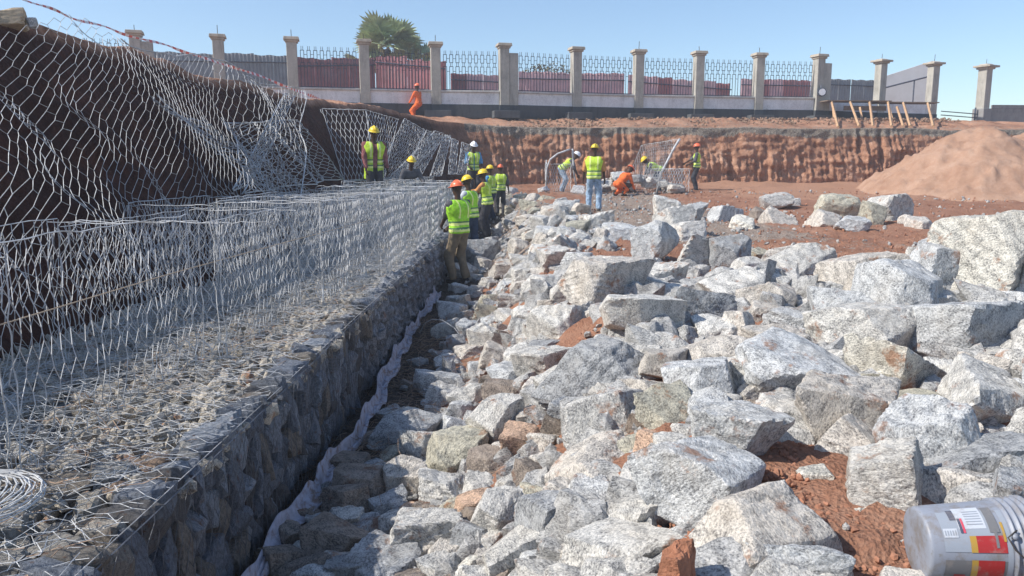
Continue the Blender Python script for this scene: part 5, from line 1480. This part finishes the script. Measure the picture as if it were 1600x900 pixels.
mb = MB(); mb.tube([BP(.27, .85, rr(.27)+.012), BP(.235, 1.0, rr(.2)+.02), BP(.25, 1.25, rr(.25)+.02), BP(.29, 1.5, rr(.29)+.018), BP(.315, 1.7, rr(.31)+.014)], .0028, 5); mb.build('wire_handle', [M['rod']], bk, True)
mb = MB(); mb.tube([BP(.262, .98, rr(.26)), BP(.262, .98, rr(.26)+.014)], .011, 8); mb.build('handle_lug', [bmat], bk, True)

# ------------------------------------------------------------------ people
def sd_cap(P, a, b, ra, rb):
    a = np.asarray(a, float); b = np.asarray(b, float); ab = b-a; L = max(ab@ab, 1e-9)
    t = np.clip(((P-a)@ab)/L, 0, 1); return np.linalg.norm(P-(a+t[..., None]*ab), axis=-1) - (ra+(rb-ra)*t)
def sd_ell(P, c, r, R=None):
    q = P-np.asarray(c, float)
    if R is not None: q = q@R
    k = np.linalg.norm(q/np.asarray(r), axis=-1); return (k-1)*min(r)
def smin(a, b, k):
    h = np.clip(.5+.5*(b-a)/k, 0, 1); return b*(1-h)+a*h-k*h*(1-h)
def polygonise(fn, lo, hi, h):
    lo = np.asarray(lo, float)-2*h; hi = np.asarray(hi, float)+2*h
    n = np.ceil((hi-lo)/h).astype(int)+1
    ax_ = [lo[i]+h*np.arange(n[i]) for i in range(3)]
    G = np.stack(np.meshgrid(*ax_, indexing='ij'), -1); D = fn(G); ins = D < 0
    c = [ins[i:n[0]-1+i, j:n[1]-1+j, k:n[2]-1+k] for i in (0, 1) for j in (0, 1) for k in (0, 1)]
    s = sum(x.astype(int) for x in c); act = (s > 0) & (s < 8)
    acc = np.zeros((*act.shape, 3)); cnt = np.zeros(act.shape)
    for axis in range(3):
        for u in (0, 1):
            for v in (0, 1):
                o = [0, 0, 0]; oth = [q for q in range(3) if q != axis]; o[oth[0]] = u; o[oth[1]] = v; o2 = list(o); o2[axis] = 1
                sl = tuple(slice(o[q], n[q]-1+o[q]) for q in range(3)); sl2 = tuple(slice(o2[q], n[q]-1+o2[q]) for q in range(3))
                d0, d1 = D[sl], D[sl2]; cr = (d0 < 0) != (d1 < 0); t = np.where(cr, d0/np.where(cr, d0-d1, 1), 0)
                p = np.zeros((*act.shape, 3)); 
                for q in range(3): p[..., q] = o[q]
                p[..., axis] = t; acc += p*cr[..., None]; cnt += cr
    idx = -np.ones(act.shape, int); idx[act] = np.arange(act.sum())
    I = np.argwhere(act); V = lo + h*(I + acc[act]/np.maximum(cnt[act], 1)[:, None])
    Fs = []
    for axis in range(3):
        a, b = [q for q in range(3) if q != axis]
        sl = [slice(1, n[q]-1) for q in range(3)]; sl[axis] = slice(0, n[axis]-1); sl2 = list(sl); sl2[axis] = slice(1, n[axis])
        i0 = ins[tuple(sl)]; i1 = ins[tuple(sl2)]; cr = np.argwhere(i0 != i1)
        base = cr.copy(); base[:, a] += 1; base[:, b] += 1
        flip = i0[tuple(cr.T)]
        def g(da, db):
            q = base.copy(); q[:, a] -= da; q[:, b] -= db; return idx[tuple(q.T)]
        Q = np.stack([g(0, 0), g(1, 0), g(1, 1), g(0, 1)], 1)
        if axis == 1: flip = ~flip
        Q[~flip] = Q[~flip][:, ::-1]; Fs.append(Q)
    Fc = np.concatenate(Fs); Fc = Fc[(Fc >= 0).all(1)]
    return V, Fc
def ik(a, b, l1, l2, pole):
    a, b, pole = Vector(a), Vector(b), Vector(pole); d = b-a; L = d.length
    if L > (l1+l2)*.995: b = a+d*((l1+l2)*.995/L); d = b-a; L = d.length
    d.normalize(); x = (l1*l1-l2*l2+L*L)/(2*L); h = math.sqrt(max(0, l1*l1-x*x)); pl = pole-d*pole.dot(d)
    pl = pl.normalized() if pl.length > 1e-4 else d.orthogonal().normalized()
    return a+d*x+pl*h, b
def person(label, loc, yaw, top=('shirt', 'grey_shirt'), bottom='khaki', hat='hat_y', vest='vest', lean=0.0, side=0.0, hip=.93, twist=0.0, hands=((.28, .12, .86), (-.28, .12, .86)), feet=((.11, 0, .0), (-.11, .02, .0)), head=(0, 0), scale=1.0, sleeves=.5, vox=.018, build_=1.0, shorts=False, long_vest=0):
    t = empty('person', loc, yaw); t.scale = (scale, scale, scale); tag(t, label, 'person', 'site workers')
    pel = Vector((0, 0, hip)); up = Vector((math.sin(side), math.sin(lean), math.cos(lean)*math.cos(side))).normalized()
    X = Vector((math.cos(twist), -math.sin(twist), 0)); X = (X-up*X.dot(up)).normalized(); Fw = up.cross(X).normalized()
    B = build_
    waist = pel+up*.16; chest = pel+up*.34; neckb = pel+up*.505
    hd = Vector((math.sin(head[0])*.3, math.sin(lean*.6+head[1]), math.cos(lean*.6+head[1]))).normalized()
    headc = neckb+up*.05+hd*.155
    sh = [neckb-up*.045+X*.175*B*sgn for sgn in (1, -1)]
    hipj = [pel+X*.085*sgn-up*.03 for sgn in (1, -1)]
    el = []; wr = []
    for k in range(2):
        e, w = ik(sh[k], Vector(hands[k]), .285, .255, Vector((.5*(1, -1)[k], -1, -.4))); el.append(e); wr.append(w)
    kn = []; an = []
    for k in range(2):
        e, w = ik(hipj[k], Vector(feet[k])+Vector((0, 0, .085)), .43, .42, Vector((.15*(1, -1)[k], 1, .1))); kn.append(e); an.append(w)
    arr = lambda v: np.array(v[:], float)
    def torso(P, g=0.0):
        d = sd_cap(P, arr(pel+X*.065), arr(pel-X*.065), .105+g, .105+g)
        d = smin(d, sd_cap(P, arr(waist+X*.05*B), arr(waist-X*.05*B), .098*B+g, .098*B+g), .06)
        d = smin(d, sd_cap(P, arr(chest+X*.075*B), arr(chest-X*.075*B), .112*B+g, .112*B+g), .07)
        d = smin(d, sd_cap(P, arr(sh[0]-X*.03-up*.03), arr(sh[1]+X*.03-up*.03), .066+g, .066+g), .05)
        return d
    def arms(P, g=0.0, frac=1.0):
        d = 9
        for k in range(2):
            a = arr(sh[k]); e = arr(el[k]); w = arr(wr[k])
            d1 = sd_cap(P, a, e, .052+g, .040+g) if frac >= 1 or frac > .55 else sd_cap(P, a, a+(e-a)*max(frac*2, .2), .054+g, .050+g)
            if frac > .55: d1 = smin(d1, sd_cap(P, e, e+(w-e)*min(1, (frac-.5)*2), .040+g, (.027+.013*(1-min(1, (frac-.5)*2)))+g), .02)
            d = d1 if k == 0 else np.minimum(d, d1)
        return d
    def legs(P, g=0.0, low=1.0, flare=0.0):
        d = 9
        for k in range(2):
            a = arr(hipj[k]); e = arr(kn[k]); w = arr(an[k]); w2 = e+(w-e)*low
            d1 = smin(sd_cap(P, a, e, .088+g, .056+g+flare), sd_cap(P, e, w2, .056+g+flare, (.056-.020*low)+g+flare*1.3), .03) if low > .05 else sd_cap(P, a, e, .092+g, .07+g)
            d = d1 if k == 0 else smin(d, d1, .02)
        return d
    RH = np.stack([arr(X), arr(hd.cross(X).normalized())*-1, arr(hd)], 1); fwd = arr(X.cross(hd).normalized())*-1
    fwd = arr(hd.cross(X).normalized())
    if fwd@arr(Fw) < 0: fwd = -fwd
    RH = np.stack([arr(X), fwd, arr(hd)], 1); hc = arr(headc)
    def hp(x, y, z): return hc+RH@np.array([x, y, z])
    def headf(P):
        d = sd_ell(P, hp(0, -.012, .025), (.074, .092, .092), RH)
        d = smin(d, sd_ell(P, hp(0, .022, -.045), (.056, .064, .068), RH), .035)                 # jaw
        d = smin(d, sd_cap(P, hp(0, .085, .012), hp(0, .104, -.022), .008, .014), .012)           # nose
        d = smin(d, sd_cap(P, hp(.03, .078, .028), hp(-.03, .078, .028), .010, .010), .012)       # brow
        d = smin(d, sd_cap(P, hp(.02, .082, -.052), hp(-.02, .082, -.052), .009, .009), .008)     # lips
        for sg in (1, -1): d = np.minimum(d, sd_ell(P, hp(.077*sg, -.005, 0), (.012, .020, .032), RH))
        return smin(d, sd_cap(P, arr(neckb-up*.03), hc-arr(hd)*.06, .055, .050), .03)
    allp = [arr(v) for v in (pel, neckb, headc, *sh, *el, *wr, *hipj, *kn, *an)]
    lo = np.min(allp, 0)-.16; hi = np.max(allp, 0)+.16
    body = lambda P: smin(smin(torso(P), np.minimum(arms(P), 9), .03), smin(legs(P), smin(sd_cap(P, arr(neckb-up*.05), hc-arr(hd)*.05, .056, .05), 9, .01), .02), .03)
    V, Fc = polygonise(body, lo, hi, vox); Vs = [V]; Fs = [Fc]; off = len(V)
    V, Fc = polygonise(headf, hc-.15, hc+.15, .009); Vs.append(V); Fs.append(Fc+off); off += len(V)
    # hands: palm, four fingers, thumb
    for k in range(2):
        w = arr(wr[k]); fd = arr((wr[k]-el[k]).normalized()); sg = (1, -1)[k]
        pn = np.array([-sg*.8, .3, -.3]); pn = pn-fd*(pn@fd); pn /= np.linalg.norm(pn); sd = np.cross(fd, pn)
        prim = [(w-fd*.02, w+fd*.03, .026, .026)]
        for q in range(4):
            o_ = (q-1.5)*.0195; ln = (.040, .047, .044, .034)[q]; b0 = w+fd*.085+sd*o_; b1 = b0+fd*ln*.9+pn*ln*.35; b2 = b1+fd*ln*.35+pn*ln*.75
            prim += [(w+fd*.02+sd*o_*.6, b0, .013, .0115), (b0, b1, .0105, .0095), (b1, b2, .0095, .0085)]
        tb = w+fd*.035-sd*.028*sg*(-1 if k else 1); prim += [(w+fd*.02, tb, .016, .014), (tb, tb+fd*.035-sd*.022*sg*(-1 if k else 1)+pn*.02, .012, .010)]
        def hf(P):
            d = None
            for (a, b, ra, rb) in prim:
                e = sd_cap(P, a, b, ra, rb); d = e if d is None else smin(d, e, .006)
            return d
        pp = np.array([q for pr in prim for q in pr[:2]])
        V, Fc = polygonise(hf, pp.min(0)-.03, pp.max(0)+.03, .0075); Vs.append(V); Fs.append(Fc+off); off += len(V)
    link('body', np_mesh('body', np.concatenate(Vs), np.concatenate(Fs), True), t, [M['skin']])
    mb = MB()
    for sg in (1, -1): 
        c = hp(.031*sg, .077, .008); mb.box(c, (.018, .012, .010), Matrix(RH.tolist()))
    mb.build('eyes', [M['eye']], t)
    upn, Xn, Fn, pn_ = arr(up), arr(X), arr(Fw), arr(pel)
    def hgt(P): return (P-pn_)@upn
    def wr_(P, amp=.012): return fbm(P*np.array([11, 11, 6]), 3)*amp*1.7
    def garment(name, fn, mats, vx=vox, mi=None):
        V, Fc = polygonise(fn, lo-.03, hi+.03, vx)
        idx = mi(V[Fc].mean(1)) if mi else None
        return link(name, np_mesh(name, V, Fc, True, idx), t, [M[m] for m in mats])
    one = top[0] == 'overall'
    garment('shirt' if not one else 'overall', lambda P: np.maximum(smin(torso(P, .014), arms(P, .013, sleeves), .03)+wr_(P), np.maximum(hgt(P)-.525, -.03-hgt(P)) if not one else hgt(P)-.53), [top[1]])
    low = .12 if shorts else .93
    garment('trousers', lambda P: np.maximum(smin(legs(P, .016, low, .012), torso(P, .010), .03)+wr_(P, .014), hgt(P)-.10), [bottom])
    if vest:
        zl = -.06-long_vest
        def vf(P):
            d = torso(P, .030)
            if long_vest: d = smin(d, sd_cap(P, pn_+Xn*.08, pn_-upn*long_vest*1.2+Xn*.07, .13, .14), .05); d = smin(d, sd_cap(P, pn_-Xn*.08, pn_-upn*long_vest*1.2-Xn*.07, .13, .14), .05)
            for s_ in sh:   # cut armholes and the neck
                d = np.maximum(d, -(np.linalg.norm(P-arr(s_+X*.02*(1 if s_ is sh[0] else -1)), axis=-1)-.072))
            d = np.maximum(d, -(np.linalg.norm(P-arr(neckb+up*.06+Fw*.03), axis=-1)-.095))
            d = np.maximum(d, zl-hgt(P)); d = np.where(((P-pn_)@Fn > .03) & (np.abs((P-pn_)@Xn) < (.012 if not long_vest else .05)), np.maximum(d, .01), d)
            return d+wr_(P, .007)
        def vm(C):
            h = hgt(C); idx = np.zeros(len(C), int)
            idx[((h > .015) & (h < .045)) | ((h > .125) & (h < .155))] = 2
            idx[((h > -.03) & (h < .015)) | ((h > .08) & (h < .125))] = 1
            x = (C-pn_)@Xn
            idx[(np.abs(np.abs(x)-.10) < .018) & (h > .2)] = 1
            return idx
        garment('vest', vf, [vest, 'refl', 'refl_d'], vox*.85, vm)
    # boots
    for k in range(2):
        a = arr(an[k]); fdir = np.array([(.12, -.12)[k], 1, 0]); fdir /= np.linalg.norm(fdir); g_ = a-np.array([0, 0, .05])
        def bf(P):
            d1 = smin(sd_cap(P, a+np.array([0, 0, .06]), g_+np.array([0, 0, .01]), .048, .046), sd_cap(P, g_-fdir*.035, g_+fdir*.125, .042, .036), .02)
            return np.maximum(d1, (a[2]-.085)-P[..., 2])
        Vb, Fb = polygonise(bf, a-.22, a+.22, .014); link('boot', np_mesh('boot', Vb, Fb, True), t, [M['boot']])
    # hard hat: shell, brim, ridge
    if hat:
        V = []; F = []; nu, nv_ = 20, 7
        for j in range(nv_+1):
            ph = j/nv_*PI/2
            for i in range(nu):
                a = 2*PI*i/nu; V.append(hp(.102*math.cos(a)*math.cos(ph), -.006+.122*math.sin(a)*math.cos(ph), .045+.098*math.sin(ph)))
        for j in range(nv_):
            for i in range(nu): F.append((j*nu+i, j*nu+(i+1) % nu, (j+1)*nu+(i+1) % nu, (j+1)*nu+i))
        hh = link('helmet', (lambda me: (me.from_pydata([tuple(v) for v in V], [], F), me.update(), me)[2])(bpy.data.meshes.new('shell')), t, [M[hat]])
        for pl in hh.data.polygons: pl.use_smooth = True
        mb = MB(); V = []; F = []
        for i in range(24):
            a = 2*PI*i/24; ex = .022+.030*max(0, math.sin(a))**2
            V += [hp(.100*math.cos(a), -.006+.120*math.sin(a), .052), hp((.104+ex)*math.cos(a), -.006+(.124+ex)*math.sin(a), .040), hp((.100+ex)*math.cos(a), -.006+(.120+ex)*math.sin(a), .034), hp(.098*math.cos(a), -.006+.118*math.sin(a), .040)]
        for i in range(24):
            for q in range(4): F.append((4*i+q, 4*((i+1) % 24)+q, 4*((i+1) % 24)+(q+1) % 4, 4*i+(q+1) % 4))
        mb.add(V, F); mb.tube([hp(0, -.006+.124*math.cos(a), .045+.103*math.sin(a)) for a in np.linspace(.15, PI-.15, 9)], .011, 5); mb.build('brim', [M[hat]], hh, True)
    return t
R = math.radians
def stand_z(x, y): return float(H(x, y))
# yaw: 0 faces away along the pit, +90 deg faces the bank
person('man in orange helmet, grey shirt and khaki trousers reaching onto the gabion', (-.93, 13.7, .06), R(48), ('shirt', 'grey_shirt'), 'khaki', 'hat_o', 'vest', lean=.06, hands=((.10, .40, .92), (-.02, .46, .93)), feet=((.12, -.03, 0), (-.12, .05, 0)), head=(0, .12), scale=1.02, sleeves=.5, vox=.015, build_=1.12)
person('man in yellow helmet, white shirt and dark blue trousers, next behind the grey-shirted man', (-.87, 16.6, .16), R(60), ('shirt', 'white_shirt'), 'navy', 'hat_y', 'vest', lean=.10, hands=((.22, .40, .95), (-.15, .42, .92)), feet=((.16, -.12, 0), (-.12, .12, 0)), head=(0, .25), scale=1.0, vox=.016, build_=1.05)
person('man in yellow helmet and tan-orange shirt with arms stretched over the gabion', (-.64, 20.3, .24), R(75), ('shirt', 'orange_shirt'), 'darkgrey', 'hat_y', 'vest_y', lean=.16, hands=((.12, .55, 1.20), (-.12, .52, 1.12)), head=(0, .1), sleeves=.95, vox=.018, scale=1.02)
person('man in blue shirt and yellow helmet almost hidden behind the tan-shirted man', (-.66, 25.2, .38), R(60), ('shirt', 'blue_shirt'), 'navy', 'hat_y', 'vest_y', lean=.1, hands=((.25, .3, 1.0), (-.25, .3, .95)), vox=.02, sleeves=.9)
person('last man of the line in orange helmet and lime vest, seen from behind', (-.38, 25.9, .50), R(10), ('shirt', 'grey_shirt'), 'darkgrey', 'hat_o', 'vest_y', hands=((.30, .05, .85), (-.28, .08, .9)), vox=.02, scale=.95, sleeves=.5)
person('man in white helmet and bright blue shirt standing up on the gabion', (-1.22, 24.6, 1.12), R(200), ('shirt', 'blue_shirt'), 'darkgrey', 'hat_w', 'vest_y', lean=.05, hands=((.20, .28, .98), (-.24, .22, .92)), head=(0, .35), vox=.018, sleeves=.5)
person('man in yellow helmet and long open lime vest among the netting', (-3.0, 17.0, 1.20), R(205), ('shirt', 'maroon'), 'darkgrey', 'hat_y', 'vest_y', lean=.10, hands=((.22, .18, .86), (-.26, .15, .84)), head=(0, .2), vox=.017, sleeves=.95, scale=1.0, long_vest=.22, build_=1.12)
person('man crouching under tangled netting, little more than his yellow helmet showing', (-2.66, 20.2, .98), R(200), ('shirt', 'grey_shirt'), 'darkgrey', 'hat_y', None, lean=.5, hip=.62, hands=((.25, .55, .75), (-.25, .55, .72)), feet=((.14, .12, 0), (-.14, -.1, 0)), vox=.02, sleeves=.9)
person('man in yellow helmet, lime vest and pale jeans standing alone with his back turned', (2.15, 20.5, .94), R(-8), ('shirt', 'orange_shirt'), 'jeans', 'hat_y', 'vest_y', hands=((.29, .04, .80), (-.29, .06, .82)), feet=((.14, 0, 0), (-.13, .04, 0)), head=(.2, .05), vox=.015, build_=1.12, sleeves=.5, scale=.99)
person('worker in orange overalls and orange helmet squatting over stones', (3.62, 26.6, 1.12), R(-60), ('overall', 'overall'), 'overall', 'hat_o', None, lean=.85, hip=.42, hands=((.20, .58, .14), (-.14, .60, .12)), feet=((.15, .10, 0), (-.14, -.04, 0)), head=(0, .2), vox=.018, sleeves=.95)
person('stooping man in lime vest and pale trousers inside the arched cage', (1.78, 28.1, 1.17), R(-100), ('shirt', 'grey_shirt'), 'jeans', 'hat_w', 'vest_y', lean=.95, hip=.88, hands=((.2, .62, .55), (-.15, .62, .52)), vox=.02, sleeves=.5)
person('man bent double in a lime vest behind the leaning lid of the wire cage', (5.55, 29.3, 1.2), R(95), ('shirt', 'grey_shirt'), 'navy', 'hat_y', 'vest_y', lean=1.15, hip=.80, hands=((.22, .60, .45), (-.2, .62, .42)), vox=.02, sleeves=.6)
person('man in orange-red helmet and dark trousers standing at the end of the wire cage', (6.95, 29.4, 1.22), R(75), ('shirt', 'grey_shirt'), 'darkgrey', 'hat_o', 'vest_y', lean=.05, hands=((.10, .45, 1.05), (-.25, .30, 1.0)), vox=.018, sleeves=.5, scale=.98)
person('worker in full orange overalls sitting on the crest before the boundary wall', (-4.12, 35.0, 4.10), R(60), ('overall', 'overall'), 'overall', 'hat_o', None, lean=.12, hip=.78, hands=((.22, .42, .72), (-.22, .42, .70)), feet=((.13, .38, .02), (-.14, .10, 0)), vox=.02, sleeves=.95)

# ------------------------------------------------------------------ dusty air
mb = MB(); mb.box((5, 24, 6.5), (110, 70, 15.5)); hz = mb.build('haze', [])
hm = bpy.data.materials.new('dusty_air'); hm.use_nodes = True; hm.node_tree.nodes.clear()
ho = hm.node_tree.nodes.new('ShaderNodeOutputMaterial'); hv = hm.node_tree.nodes.new('ShaderNodeVolumePrincipled')
hv.inputs['Color'].default_value = (.90, .94, 1, 1); hv.inputs['Density'].default_value = .0025; hv.inputs['Anisotropy'].default_value = .2
hm.node_tree.links.new(hv.outputs[0], ho.inputs['Volume']); hz.data.materials.append(hm); tag(hz, kind='stuff')
